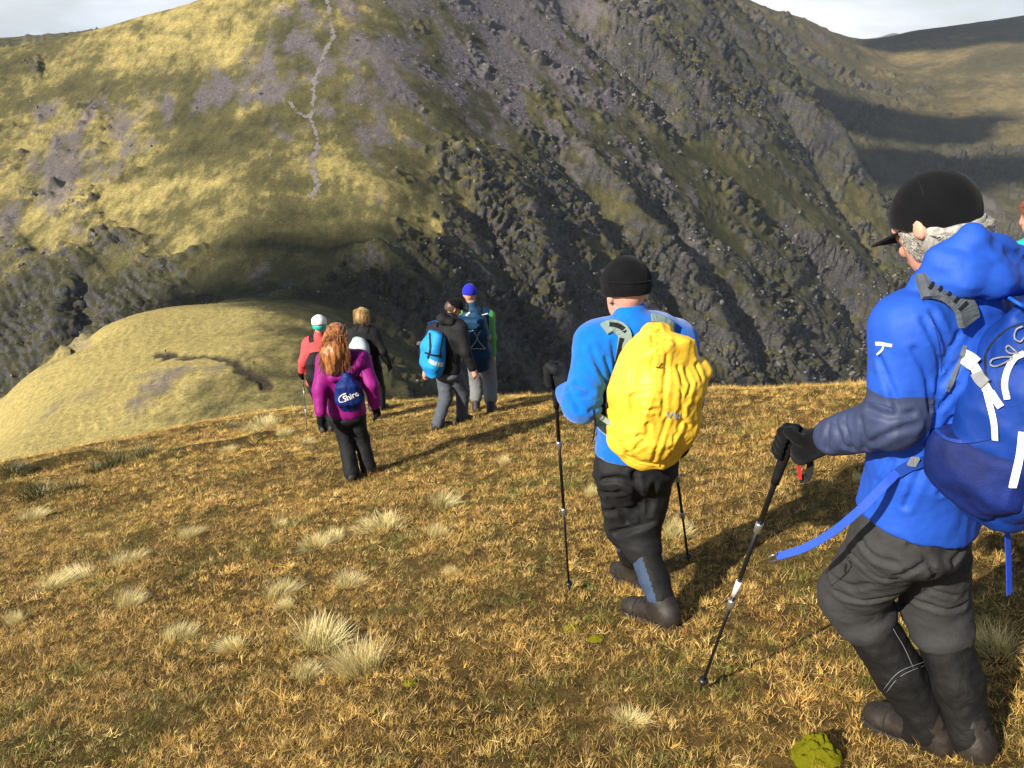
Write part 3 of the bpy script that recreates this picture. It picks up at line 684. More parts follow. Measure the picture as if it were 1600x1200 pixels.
def axes_from(f, u):
    f = unit(f); s = unit(np.cross(u, f)); u2 = np.cross(f, s); return np.array([s, f, u2])     # rows: left, front, up
def yawdir(deg, pitch=0):
    a, p_ = R(deg), R(pitch); return np.array([math.sin(a) * math.cos(p_), math.cos(a) * math.cos(p_), math.sin(p_)])
UPV = np.array([0, 0, 1.0])

def finger_chains(wrist, hdir, pn, k=1.0, curl=.5, left=True):
    """relaxed hand: palm and five bent fingers. hdir = from wrist to knuckles, pn = palm normal"""
    hdir = unit(hdir); pn = unit(pn - hdir * (pn @ hdir)); sd = np.cross(hdir, pn)
    if not left: sd = -sd
    out = [([wrist, wrist + hdir * .085 * k], [.028 * k, .036 * k], 'palm')]
    for i, (o_, l_) in enumerate(((-.03, .065), (-.01, .078), (.011, .074), (.03, .058))):
        a = wrist + hdir * .088 * k + sd * o_ * k; th = curl; d1 = hdir * math.cos(th) + pn * math.sin(th); b_ = a + d1 * l_ * .5 * k
        th += curl * 1.2; d2 = hdir * math.cos(th) + pn * math.sin(th); c = b_ + d2 * l_ * .5 * k
        out.append(([a - hdir * .02 * k, a, b_, c], [.010 * k, .0095 * k, .009 * k, .0078 * k], 'finger'))
    a = wrist + hdir * .03 * k - sd * .03 * k; b_ = a + unit(hdir * .7 - sd * .6 + pn * .5) * .04 * k; c = b_ + unit(hdir * .9 + pn * .5) * .03 * k
    out.append(([a, b_, c], [.0135 * k, .011 * k, .009 * k], 'thumb'))
    return out
def hand_sdf(p, ch, k=1.0, grow=0.0):
    d = None
    for pts, rs_, kind in ch:
        if kind == 'palm':
            e = chain(p, pts, [r + grow for r in rs_], .0)
        else: e = chain(p, pts, [r + grow for r in rs_], .004)
        d = e if d is None else smin(d, e, .008 if kind != 'palm' else .01)
    return d
def grip_chains(c, A, wrist, k=1.0, thick=.0):
    """fist closed round a pole: c = centre of the grip, A = pole axis (up), wrist = where the forearm ends"""
    A = unit(A); w = wrist - c; back = unit(w - A * (w @ A)); sd = np.cross(A, back)
    pr = .017
    out = [([wrist, c + back * .045 * k], [.031 * k + thick, .036 * k + thick], 'palm'), ([c + back * .04 * k + A * .025, c + back * .04 * k - A * .03], [.026 + thick, .024 + thick], 'palm')]
    for i, o_ in enumerate((.034, .012, -.010, -.031)):
        pts = []
        for th in (20, 75, 130, 185, 235):
            a = R(th); rr = pr + .011 + (0.012 if th < 30 else 0); pts.append(c + A * (o_ - .004 * abs(th - 90) / 90) + rr * (back * math.cos(a) + sd * math.sin(a)))
        out.append((pts, [.0115 + thick, .0105 + thick, .010 + thick, .0095 + thick, .0085 + thick], 'finger'))
    pts = [c + back * .045 * k + A * .03 - sd * .01, c - sd * .03 + back * .015 + A * .05, c - sd * .022 - back * .012 + A * .058]
    out.append((pts, [.015 + thick, .0125 + thick, .0105 + thick], 'thumb'))
    return out

def head_sdf(p, c, ax, k=1.0):
    s, f, u = ax
    d = ell(p, c + u * .025 * k - f * .008 * k, ax, np.array([.075, .096, .098]) * k)
    d = smin(d, ell(p, c - u * .045 * k + f * .025 * k, ax, np.array([.058, .068, .075]) * k), .03 * k)
    d = smin(d, rc(p, c - u * .085 * k + f * .06 * k, c - u * .075 * k + f * .03 * k, .022 * k, .03 * k), .03 * k)      # chin
    d = smin(d, rc(p, c + u * .012 * k + f * .085 * k, c - u * .028 * k + f * .106 * k, .010 * k, .0145 * k), .012 * k)  # nose
    d = smin(d, rc(p, c + u * .028 * k + f * .082 * k + s * .035 * k, c + u * .028 * k + f * .082 * k - s * .035 * k, .012 * k, .012 * k), .015 * k)  # brow
    for sg in (-1, 1):
        d = smax(d, -ell(p, c + u * .008 * k + f * .098 * k + s * sg * .032 * k, ax, np.array([.016, .014, .010]) * k), .012 * k)   # eye sockets
        d = smin(d, ell(p, c + u * .006 * k + f * .082 * k + s * sg * .031 * k, ax, np.array([.013, .012, .011]) * k), .003 * k)    # eyes
        ear = ell(p, c - u * .005 * k - f * .008 * k + s * sg * .080 * k, ax, np.array([.012, .019, .032]) * k)
        ear = smax(ear, -ell(p, c - u * .002 * k - f * .004 * k + s * sg * .0975 * k, ax, np.array([.009, .010, .018]) * k), .006 * k)
        d = smin(d, ear, .006 * k)
    d = smin(d, ell(p, c - u * .058 * k + f * .088 * k, ax, np.array([.024, .012, .006]) * k), .006 * k)       # lips
    d = smin(d, ell(p, c - u * .070 * k + f * .086 * k, ax, np.array([.020, .012, .006]) * k), .006 * k)
    return d

# ================================================================== PEOPLE
def knee(hip, an, F_, l1=.43, l2=.42):
    v = an - hip; d = np.linalg.norm(v); k = d * 1.025 / (l1 + l2); l1 *= k; l2 *= k
    a = (l1 * l1 - l2 * l2 + d * d) / (2 * d); h_ = math.sqrt(max(0, l1 * l1 - a * a)); u_ = v / d
    f = unit(F_ - u_ * (F_ @ u_)); return hip + u_ * a + f * h_
def frame_person(J, yaw):
    J['F'] = yawdir(yaw); J['S'] = np.cross(UPV, J['F']); return J
P_ = {}
# --- the man in front, blue jacket
J = frame_person({}, -42)
J.update(pel=at(1432, 800, 2.02), wai=at(1452, 700, 1.99), che=at(1482, 560, 1.97), nek=at(1488, 452, 1.985), hed=at(1463, 352, 2.02))
J.update(shL=at(1418, 505, 1.87), shR=at(1572, 492, 2.08))
J['elL'] = at(1396, 656, J['shL'][1] - .025); J['wrL'] = solve(J['elL'], 1288, 690, .24, True)
J['elR'] = J['shR'] + np.array([.10, .02, -.27]); J['wrR'] = J['elR'] + np.array([-.10, .22, -.03])
J['hiL'] = J['pel'] + J['S'] * .085 - UPV * .02; J['hiR'] = J['pel'] - J['S'] * .085 - UPV * .02
gL, gR = on_ground(1446, 1164), on_ground(1506, 1174)
J['anL'] = gL + UPV * .09; J['anR'] = gR + UPV * .09 
J['knL'] = solve(J['hiL'], 1330, 930, .43, True); J['knR'] = solve(J['hiR'], 1462, 950, .43, True)
J['toL'] = on_ground(1392, 1138); J['toR'] = on_ground(1478, 1160)
J['hax'] = axes_from(yawdir(-58, -24), UPV)
P_['blue'] = J
# --- the man with the yellow bag cover
J = frame_person({}, -22)
J.update(pel=at(995, 712, 3.33), wai=at(992, 650, 3.30), che=at(995, 560, 3.28), nek=at(990, 503, 3.28), hed=at(977, 459, 3.32))
J.update(shL=at(930, 533, 3.24), shR=at(1058, 530, 3.36))
J['elL'] = solve(J['shL'], 908, 632, .29, False); J['wrL'] = solve(J['elL'], 884, 610, .22, True)
J['elR'] = solve(J['shR'], 1072, 625, .29, True); J['wrR'] = solve(J['elR'], 1062, 700, .25, True)
J['hiL'] = J['pel'] + J['S'] * .09 - UPV * .02; J['hiR'] = J['pel'] - J['S'] * .09 - UPV * .02
J['anR'] = on_ground(1035, 972) + UPV * .09; J['anL'] = on_ground(993, 912) + UPV * .09
J['knR'] = solve(J['hiR'], 1000, 842, .43, True); J['knL'] = solve(J['hiL'], 975, 820, .43, True)
J['toR'] = on_ground(996, 958); J['toL'] = on_ground(975, 902)
J['hax'] = axes_from(yawdir(-25, -6), UPV)
P_['yellow'] = J
# --- girl in the purple jacket
J = frame_person({}, -8)
J.update(pel=at(541, 640, 7.25), wai=at(541, 620, 7.24), che=at(537, 580, 7.22), nek=at(533, 552, 7.22), hed=at(527, 525, 7.24))
J.update(shL=at(508, 563, 7.22), shR=at(565, 561, 7.22))
J['elL'] = solve(J['shL'], 500, 608, .27, False); J['wrL'] = solve(J['elL'], 501, 647, .23, True)
J['elR'] = solve(J['shR'], 580, 602, .27, False); J['wrR'] = solve(J['elR'], 587, 634, .22, True)
J['hiL'] = at(530, 645, 7.25); J['hiR'] = at(553, 645, 7.25)
J['anL'] = on_ground(550, 750) + UPV * .08; J['anR'] = on_ground(576, 741) + UPV * .08
J['knL'] = knee(J['hiL'], J['anL'], J['F'], .42, .41); J['knR'] = knee(J['hiR'], J['anR'], J['F'], .42, .41)
J['toL'] = J['anL'] + np.array([-.05, .2, -.1]); J['toR'] = J['anR'] + np.array([.0, .22, -.1])
J['hax'] = axes_from(yawdir(-12, -8), UPV)
P_['purple'] = J
# --- black jacket, pale blue rucksack, walking to the right
J = frame_person({}, 48)
J.update(pel=at(700, 574, 9.5), wai=at(701, 555, 9.5), che=at(702, 525, 9.5), nek=at(704, 500, 9.52), hed=at(709, 482, 9.56))
J.update(shL=at(679, 511, 9.62), shR=at(720, 512, 9.42))
J['elL'] = solve(J['shL'], 664, 548, .28, False); J['wrL'] = solve(J['elL'], 664, 576, .23, True)
J['elR'] = solve(J['shR'], 727, 550, .28, False); J['wrR'] = solve(J['elR'], 739, 576, .23, True)
J['hiL'] = at(694, 579, 9.55); J['hiR'] = at(708, 579, 9.47)
J['anL'] = on_ground(684, 671) + UPV * .08; J['anR'] = on_ground(722, 660) + UPV * .08
J['knL'] = knee(J['hiL'], J['anL'], J['F'], .44, .43); J['knR'] = knee(J['hiR'], J['anR'], J['F'], .43, .42)
J['toL'] = J['anL'] + np.array([.14, .14, -.1]); J['toR'] = J['anR'] + np.array([.2, .1, -.1])
J['hax'] = axes_from(yawdir(72, -25), UPV)
P_['black'] = J
# --- blue beanie, dark rucksack
J = frame_person({}, 6)
J.update(pel=at(751, 556, 10.35), wai=at(749, 540, 10.34), che=at(746, 510, 10.32), nek=at(739, 482, 10.32), hed=at(734, 461, 10.34))
J.update(shL=at(724, 493, 10.30), shR=at(764, 493, 10.34))
J['elL'] = solve(J['shL'], 716, 530, .28, True); J['wrL'] = solve(J['elL'], 728, 556, .24, True)
J['elR'] = solve(J['shR'], 768, 527, .28, True); J['wrR'] = solve(J['elR'], 770, 552, .24, True)
J['hiL'] = at(742, 561, 10.35); J['hiR'] = at(761, 561, 10.36)
J['anL'] = on_ground(744, 643) + UPV * .08; J['anR'] = on_ground(767, 646) + UPV * .08
J['knL'] = knee(J['hiL'], J['anL'], J['F']); J['knR'] = knee(J['hiR'], J['anR'], J['F'])
J['toL'] = J['anL'] + np.array([-.02, .22, -.1]); J['toR'] = J['anR'] + np.array([.03, .22, -.1])
J['hax'] = axes_from(yawdir(10, -8), UPV)
P_['beanie'] = J
# --- red jacket, white hat
J = frame_person({}, -5)
J.update(pel=at(500, 598, 10.15), wai=at(499, 572, 10.14), che=at(498, 546, 10.12), nek=at(498, 528, 10.12), hed=at(499, 510, 10.14))
J.update(shL=at(482, 537, 10.12), shR=at(517, 537, 10.12))
J['elL'] = solve(J['shL'], 474, 566, .25, True); J['wrL'] = solve(J['elL'], 471, 580, .21, True)
J['elR'] = solve(J['shR'], 526, 566, .25, True); J['wrR'] = solve(J['elR'], 528, 590, .21, True)
J['hiL'] = at(493, 602, 10.15); J['hiR'] = at(508, 602, 10.15)
J['anL'] = on_ground(506, 676) + UPV * .08; J['anR'] = on_ground(519, 674) + UPV * .08
J['knL'] = knee(J['hiL'], J['anL'], J['F'], .38, .37); J['knR'] = knee(J['hiR'], J['anR'], J['F'], .38, .37)
J['toL'] = J['anL'] + np.array([-.02, .2, -.1]); J['toR'] = J['anR'] + np.array([.0, .22, -.1])
J['hax'] = axes_from(yawdir(-8, -8), UPV)
P_['red'] = J
# --- fair hair, grey rucksack; her boots are behind the brow
J = frame_person({}, 14)
J.update(pel=at(579, 578, 11.75), wai=at(575, 556, 11.74), che=at(570, 532, 11.72), nek=at(568, 511, 11.72), hed=at(566, 494, 11.74))
J.update(shL=at(553, 520, 11.72), shR=at(585, 520, 11.72))
J['elL'] = solve(J['shL'], 549, 550, .26, True); J['wrL'] = solve(J['elL'], 556, 570, .22, True)
J['elR'] = solve(J['shR'], 598, 549, .26, False); J['wrR'] = solve(J['elR'], 607, 567, .22, True)
J['hiL'] = at(572, 582, 11.75); J['hiR'] = at(587, 582, 11.75)
J['anL'] = J['hiL'] + np.array([.05, .05, -.78]); J['anR'] = J['hiR'] + np.array([.06, -.05, -.78])
for q in ('anL', 'anR'): J[q][2] = ground(J[q][0], J[q][1]) + .08
J['knL'] = knee(J['hiL'], J['anL'], J['F'], .34, .33); J['knR'] = knee(J['hiR'], J['anR'], J['F'], .34, .33)
J['toL'] = J['anL'] + np.array([.03, .2, -.1]); J['toR'] = J['anR'] + np.array([.05, .2, -.1])
J['hax'] = axes_from(yawdir(12, -10), UPV)
P_['fair'] = J
# --- someone at the edge of the picture: curly red hair, turquoise jacket
J = frame_person({}, -30)
J.update(pel=at(1630, 520, 5.03), wai=at(1629, 480, 5.02), che=at(1627, 425, 5.0), nek=at(1624, 377, 5.0), hed=at(1624, 338, 5.02))
J.update(shL=at(1600, 396, 4.95), shR=at(1652, 396, 5.07))
J['elL'] = J['shL'] + np.array([-.01, .05, -.26]); J['wrL'] = J['elL'] + np.array([.02, .2, -.06])
J['elR'] = J['shR'] + np.array([.05, .03, -.26]); J['wrR'] = J['elR'] + np.array([-.02, .2, -.06])
J['hiL'] = J['pel'] + J['S'] * .085 - UPV * .02; J['hiR'] = J['pel'] - J['S'] * .085 - UPV * .02
for sd_, o_ in (('L', .1), ('R', -.12)):
    a = J['hi' + sd_] + np.array([0, o_, 0]); a[2] = ground(a[0], a[1]) + .09; J['an' + sd_] = a
    J['kn' + sd_] = knee(J['hi' + sd_], a, J['F']); J['to' + sd_] = a + J['F'] * .2 - UPV * .1
J['hax'] = axes_from(yawdir(-60, -12), UPV)
P_['edge'] = J

# ------------------------------------------------------------------ materials worn and carried
M = {}
M['skin'] = skin_mat("skin_fair", (.62, .34, .24)); M['skin_pink'] = skin_mat("skin_ruddy", (.66, .33, .23))
M['blue'] = cloth("blue_shell", (.013, .078, .46), .68, 700, .15, .08, spec=.35, fold_b=14); M['navy'] = cloth("navy_shell", (.035, .048, .105), .6, 700, .15, .15, spec=.35, fold_b=16)
M['fleece'] = cloth("blue_fleece", (.004, .135, .56), .95, 260, .8, .12, sheen=.3, spec=.1)
M['black'] = cloth("black_cloth", (.010, .010, .011), .75, 500, .3, .2, fold_b=12); M['charcoal'] = cloth("charcoal_cloth", (.038, .0375, .038), .8, 600, .25, .15, fold_b=14)
M['blackknit'] = cloth("black_knit", (.006, .006, .007), .95, 260, 1.6, .2, sheen=.05, spec=.08); M['blackpoly'] = cloth("black_waterproof", (.010, .010, .011), .72, 500, .15, .25, fold_b=13, spec=.3)
M['gaiter'] = cloth("black_gaiter", (.0075, .0072, .007), .7, 420, .5, .3, fold_b=15); M['gaiterblue'] = cloth("slate_gaiter", (.035, .055, .105), .7, 420, .4, .2)
M['boot'] = plain("muddy_boot", (.036, .022, .014), .5, 0, .45, .9, 45); M['bootd'] = plain("dark_boot", (.024, .017, .014), .45, 0, .45, .8, 60); 
for _k in ('boot', 'bootd'):
    t = M[_k].node_tree; b = t.nodes['Principled BSDF']; o = N(t, 'ShaderNodeTexCoord').outputs['Object']; lo_, hi_ = ((.010, .007, .006), (.042, .031, .021)) if _k == 'boot' else ((.012, .009, .008), (.044, .033, .026))
    t.links.new(ramp(t, tnoise(t, o, 16, 6, .68), [(.36, lo_), (.52, tuple(.35 * a + .65 * c_ for a, c_ in zip(hi_, lo_))), (.72, hi_)]), b.inputs['Base Color']); b.inputs['Roughness'].default_value = .6
M['sole'] = plain("rubber_sole", (.012, .011, .010), .8)
_y = cloth("yellow_cover", (.88, .54, .045), .5, 500, .15, .06, spec=.3, fold_b=11)
M['purple'] = cloth("purple_shell", (.235, .006, .155), .6, 500, .2, .12, fold_b=9); M['darkblue'] = cloth("dark_blue_cloth", (.004, .016, .125), .6, 500, .2, .12, fold_b=12)
M['red'] = cloth("coral_red_cloth", (.62, .075, .080), .8, 500, .2, .12, fold_b=9); M['white'] = cloth("white_knit", (.72, .72, .70), .9, 500, .4, .08); M['teal'] = cloth("turquoise_cloth", (.02, .42, .36), .7, 500, .2, .1)
M['sky'] = cloth("pale_blue_cloth", (.015, .25, .62), .6, 500, .2, .1, fold_b=10); M['petrol'] = cloth("petrol_blue_cloth", (.006, .040, .095), .65, 500, .2, .2, fold_b=10)
M['greyp'] = cloth("pale_grey_cloth", (.17, .175, .18), .8, 500, .2, .12, fold_b=9); M['lgrey'] = cloth("light_grey_cloth", (.36, .42, .44), .7, 500, .2, .1, fold_b=9); M['green'] = cloth("green_fleece", (.10, .33, .09), .9, 300, .5, .12)
M['beanie'] = cloth("royal_blue_knit", (.015, .020, .40), .95, 200, .8, .15, sheen=.1); M['slate'] = cloth("slate_trouser", (.075, .085, .105), .8, 500, .2, .15, fold_b=10)
M['bluedark'] = plain('blue_seam', (.006, .030, .20), .7); M['sage'] = cloth("sage_padding", (.20, .27, .245), .85, 300, .3, .1); M['meshg'] = cloth("grey_air_mesh", (.10, .115, .13), .85, 900, 1.0, .35)
M['bluepack'] = cloth("blue_rucksack_cloth", (.005, .036, .23), .6, 700, .25, .12, fold_b=13); M['bluelight'] = cloth("bright_blue_cloth", (.010, .090, .50), .6, 700, .25, .1, fold_b=13); M['bluemesh'] = cloth("blue_pocket_mesh", (.004, .014, .105), .7, 260, 1.2, .4)
M['webblue'] = cloth("blue_webbing", (.02, .07, .50), .7, 260, 1.0, .1); M['webblack'] = cloth("black_webbing", (.012, .012, .013), .7, 300, .6, .15); M['webwhite'] = cloth("white_webbing", (.74, .74, .72), .7, 300, .4, .06)
M['plast'] = plain("grey_plastic", (.20, .21, .22), .35); M['blackplast'] = plain("black_plastic", (.012, .012, .013), .4); M['alu'] = plain("aluminium", (.62, .62, .62), .32, .9); M['shaft'] = plain("black_shaft", (.010, .010, .011), .35, .2); M['redweb'] = plain("red_strap", (.50, .012, .02), .7); M['cork'] = plain("foam_grip", (.014, .014, .014), .9, 0, .1, .6, 300); M['silver'] = plain("reflective_print", (.70, .71, .72), .35, .3)
def crumple(m, scale, strength, dist):
    t = m.node_tree; b = t.nodes['Principled BSDF']; o = N(t, 'ShaderNodeTexCoord').outputs['Object']
    w = N(t, 'ShaderNodeVectorMath', operation='ADD'); nz = N(t, 'ShaderNodeTexNoise'); nz.inputs['Scale'].default_value = scale * .4; t.links.new(o, nz.inputs['Vector']); sc2 = N(t, 'ShaderNodeVectorMath', operation='SCALE'); sc2.inputs['Scale'].default_value = .8 / scale; t.links.new(nz.outputs['Color'], sc2.inputs[0]); t.links.new(o, w.inputs[0]); t.links.new(sc2.outputs[0], w.inputs[1])
    hs = None
    for k, a in ((1.0, 1.0), (2.3, .4)):
        vo = N(t, 'ShaderNodeTexVoronoi', feature='DISTANCE_TO_EDGE'); vo.inputs['Scale'].default_value = scale * k; t.links.new(w.outputs[0], vo.inputs['Vector'])
        q = mathn(t, 'MULTIPLY', mathn(t, 'MINIMUM', vo.outputs['Distance'], .35), a); hs = q if hs is None else mathn(t, 'ADD', hs, q)
    bump(t, b, hs, strength, dist); return m
M['yellow'] = crumple(_y, 13., .42, .012)
for _k in ('blue', 'bluepack', 'bluelight', 'navy', 'blackpoly', 'purple', 'sky', 'petrol', 'darkblue'): crumple(M[_k], 10., .42 if _k in ('blue', 'bluepack', 'bluelight', 'navy') else .28, .009)
def hair_mat(name, lo, hi):
    m, t, b = newmat(name); o = N(t, 'ShaderNodeTexCoord').outputs['Object']; mpn = N(t, 'ShaderNodeMapping'); mpn.inputs['Scale'].default_value = (75, 75, 14); t.links.new(o, mpn.inputs['Vector'])
    t.links.new(ramp(t, tnoise(t, mpn.outputs[0], 1.0, 5, .7), [(.28, lo), (.55, tuple((x + y) / 2 for x, y in zip(lo, hi))), (.72, hi)]), b.inputs['Base Color'])
    b.inputs['Roughness'].default_value = .45; b.inputs['Specular IOR Level'].default_value = .4; b.inputs['Sheen Weight'].default_value = .1
    return m
M['hairgrey'] = hair_mat("grey_hair", (.12, .11, .095), (.66, .62, .54)); M['hairred'] = hair_mat("red_hair", (.10, .022, .007), (.62, .25, .065)); M['hairfair'] = hair_mat("fair_hair", (.28, .15, .05), (.68, .46, .20)); M['hairbrown'] = hair_mat("brown_hair", (.05, .025, .015), (.12, .06, .035)); M['hairginger'] = hair_mat("ginger_hair", (.12, .03, .012), (.33, .10, .04))

# ------------------------------------------------------------------ one person: body, clothes
def torso_stations(J, g=0.0, k=1.0, hem=0.0, top=True):
    st = [(J['pel'] - UPV * hem, (.168 + g) * k, (.120 + g) * k), (J['wai'], (.150 + g) * k, (.112 + g) * k), (J['che'], (.168 + g) * k, (.122 + g) * k)]
    up_ = .72 * J['nek'] + .28 * J['che']
    st.append((up_, (.150 + g) * k, (.095 + g) * k))
    return st
def body_fn(J, k=1.0, hands=None):
    S_, F_ = J['S'], J['F']; st = torso_stations(J, 0, k); hs = hands or {}
    hl = []
    for sd_ in 'LR':
        if sd_ in hs: hl.append(hs[sd_])
        else: hl.append(finger_chains(J['wr' + sd_], J['wr' + sd_] - J['el' + sd_] - UPV * .1, (S_ if sd_ == 'R' else -S_) , k, .35, sd_ == 'L'))
    def fn(p):
        d = loft(p, st, S_, F_)
        d = smin(d, rc(p, J['nek'] - UPV * .02, .55 * J['hed'] + .45 * J['nek'], .058 * k, .054 * k), .03)
        d = smin(d, head_sdf(p, J['hed'], J['hax'], k), .012)
        for i, sd_ in enumerate('LR'):
            d = smin(d, chain(p, [J['sh' + sd_], J['el' + sd_], J['wr' + sd_]], [.052 * k, .04 * k, .028 * k], .02), .04)
            d = smin(d, hand_sdf(p, hl[i], k), .008)
            d = smin(d, chain(p, [J['hi' + sd_], J['kn' + sd_], J['an' + sd_]], [.085 * k, .058 * k, .042 * k], .02), .03)
            d = smin(d, rc(p, J['an' + sd_] - UPV * .03, J['to' + sd_] + UPV * .05, .036, .026), .03)
        return d
    pts = [v for q, v in J.items() if q not in ('F', 'S', 'hax')]
    return fn, np.array(pts)
def folds(p, sc_, amp, seed, sharp=.5):
    n = noise3(p / sc_, seed); return amp * ((1 - sharp) * n + sharp * (.45 - np.abs(noise3(p / sc_ * 1.25 + 9, seed + 1)) * 1.6))
def creases(fn, lines, D, w=.010, amp=.008):
    """folds drawn where the cloth is gathered: grooves with a raised lip along given lines"""
    segs = []
    for ln in lines:
        P = hits(fn, ln, D[0], D[1], .0, 2); segs += list(zip(P[:-1], P[1:]))
    A_ = np.array([a for a, _ in segs], np.float32); B_ = np.array([b for _, b in segs], np.float32); lo, hi = np.minimum(A_, B_).min(0) - .06, np.maximum(A_, B_).max(0) + .06
    def g(p):
        out = np.zeros(len(p), np.float32); k = ((p > lo) & (p < hi)).all(1)
        if not k.any(): return out
        q = p[k]; d = np.full(len(q), 9., np.float32)
        for a, b in zip(A_, B_):
            ba = b - a; pa = q - a; t = np.clip((pa @ ba) / (ba @ ba + 1e-9), 0, 1); d = np.minimum(d, ((pa - t[:, None] * ba) ** 2).sum(1))
        d = np.sqrt(d); out[k] = amp * (np.exp(-(d / w) ** 2) - .55 * np.exp(-((d - 2.2 * w) / (1.2 * w)) ** 2)); return out
    return g
def drape(p, amp, seed, sx=.065, sz=.20, tilt=.25):
    """long soft folds that hang down a garment"""
    q = np.stack([p[:, 0] + tilt * p[:, 2], p[:, 1] - tilt * .6 * p[:, 2], p[:, 2]], -1) / np.array([sx, sx, sz])
    n = noise3(q, seed); return amp * (.55 * n + .45 * (.4 - 1.6 * np.abs(noise3(q * 1.3 + 4, seed + 2))))
def sleeve_rad(k): return np.array([.074, .066, .050]) * k
def jacket_fn(J, k=1.0, g=.030, hem=.07, amp=.006, sc_=.075, collar=.05, sleeves='LR', seed=1, arm=1.0, wrist_cut=.02, hemc=None, hemn=None, ka=.075):
    S_, F_ = J['S'], J['F']; st = torso_stations(J, g, k, hem); ar = sleeve_rad(k) * arm
    st[0] = (st[0][0], st[0][1] + .012, st[0][2] + .012)
    def fn(p):
        d = loft(p, st, S_, F_, .05)
        d = smin(d, rc(p, J['shL'] * .8 + J['shR'] * .2 - UPV * .005, J['shR'] * .8 + J['shL'] * .2 - UPV * .005, .068 * k, .068 * k), .06)
        for sd_ in 'LR': d = smin(d, rc(p, J['nek'] - UPV * .035, J['sh' + sd_] - UPV * .01, .062 * k, .070 * k), .06)
        if collar: d = smin(d, rc(p, J['nek'] - UPV * .03, J['nek'] + (J['hed'] - J['nek']) * .30, .075 * k, (.062 + collar * .1) * k), .03)
        for sd_ in sleeves:
            w_ = J['wr' + sd_]; e_ = J['el' + sd_]; w2 = w_ - unit(w_ - e_) * wrist_cut
            d = smin(d, chain(p, [J['sh' + sd_] - UPV * .012, e_, w2], ar, .03), ka)
        if hemc is not None: d = smax(d, -((p - np.asarray(hemc, np.float32)) @ unit(hemn).astype(np.float32)), .006)
        if amp: d = d - drape(p, amp, seed) - folds(p, sc_, amp * .35, seed + 5) - folds(p, sc_ * .45, amp * .28, seed + 7, .8)
        return d
    return fn
def trouser_fn(J, k=1.0, g=.02, amp=.006, sc_=.08, seed=3, end=1.0, rad=(.115, .082, .068)):
    S_, F_ = J['S'], J['F']
    def fn(p):
        d = loft(p, [(J['wai'] * .35 + J['pel'] * .65, .148 * k, .108 * k), (J['pel'] + UPV * .02, (.152 + g * .4) * k, (.112 + g * .3) * k), (J['pel'] - UPV * .07, (.172 + g) * k, (.128 + g) * k)], S_, F_)
        for sd_ in 'LR':
            kn, an = J['kn' + sd_], J['an' + sd_]; e_ = kn + (an - kn) * end
            d = smin(d, chain(p, [J['hi' + sd_], kn, e_], [rad[0] * k, rad[1] * k, (rad[1] + (rad[2] - rad[1]) * end) * k], .03), .03)
        if amp: d = d - folds(p * np.array([.6, .6, 1.3]), sc_, amp, seed, .6) - folds(p * np.array([.7, .7, 1.5]), sc_ * .5, amp * .45, seed + 7, .8) - drape(p, amp * .6, seed + 9, .07, .2, -.3)
        return d
    return fn
def boot_fn(J, sd_, k=1.0, shaft=.13, seed=5):
    an, to = J['an' + sd_], J['to' + sd_]; kn = J['kn' + sd_]; fd = to - an; fd[2] = 0; fd = unit(fd)
    low = an - UPV * .045; heel = low - fd * .045; toe = to * np.array([1, 1, 0]) + np.array([0, 0, to[2] + .038]); ln = np.linalg.norm(toe - heel)
    toe = heel + unit(toe - heel) * min(max(ln, .19), .215) * k
    d_ = unit(toe - heel); s_ = unit(np.cross(UPV, d_)); u_ = np.cross(d_, s_); ax = np.array([s_, d_, u_]); mid = .5 * (heel + toe); L_ = np.linalg.norm(toe - heel)
    def fn(p):
        d = ell(p, heel + d_ * .012 + u_ * .004, ax, np.array([.042, .052, .055]) * k)
        d = smin(d, ell(p, mid + u_ * .002, ax, np.array([.042 * k, L_ * .55, .046 * k])), .02)
        d = smin(d, ell(p, toe - d_ * .012 - u_ * .006, ax, np.array([.049, .068, .040]) * k), .02)
        d = smin(d, rc(p, heel + u_ * .03 + d_ * .01, an + unit(kn - an) * shaft, .046 * k, .056 * k), .025)
        d = smin(d, rc(p, an + d_ * .02 + u_ * .01, mid + d_ * .035 + u_ * .012, .046 * k, .036 * k), .03)
        d = smax(d, -((p - (heel - u_ * .030 * k)) @ u_.astype(np.float32)), .006)
        return d - folds(p, .035, .003, seed, .7)
    return fn, np.array([heel, toe, an, an + unit(kn - an) * shaft]), heel, toe
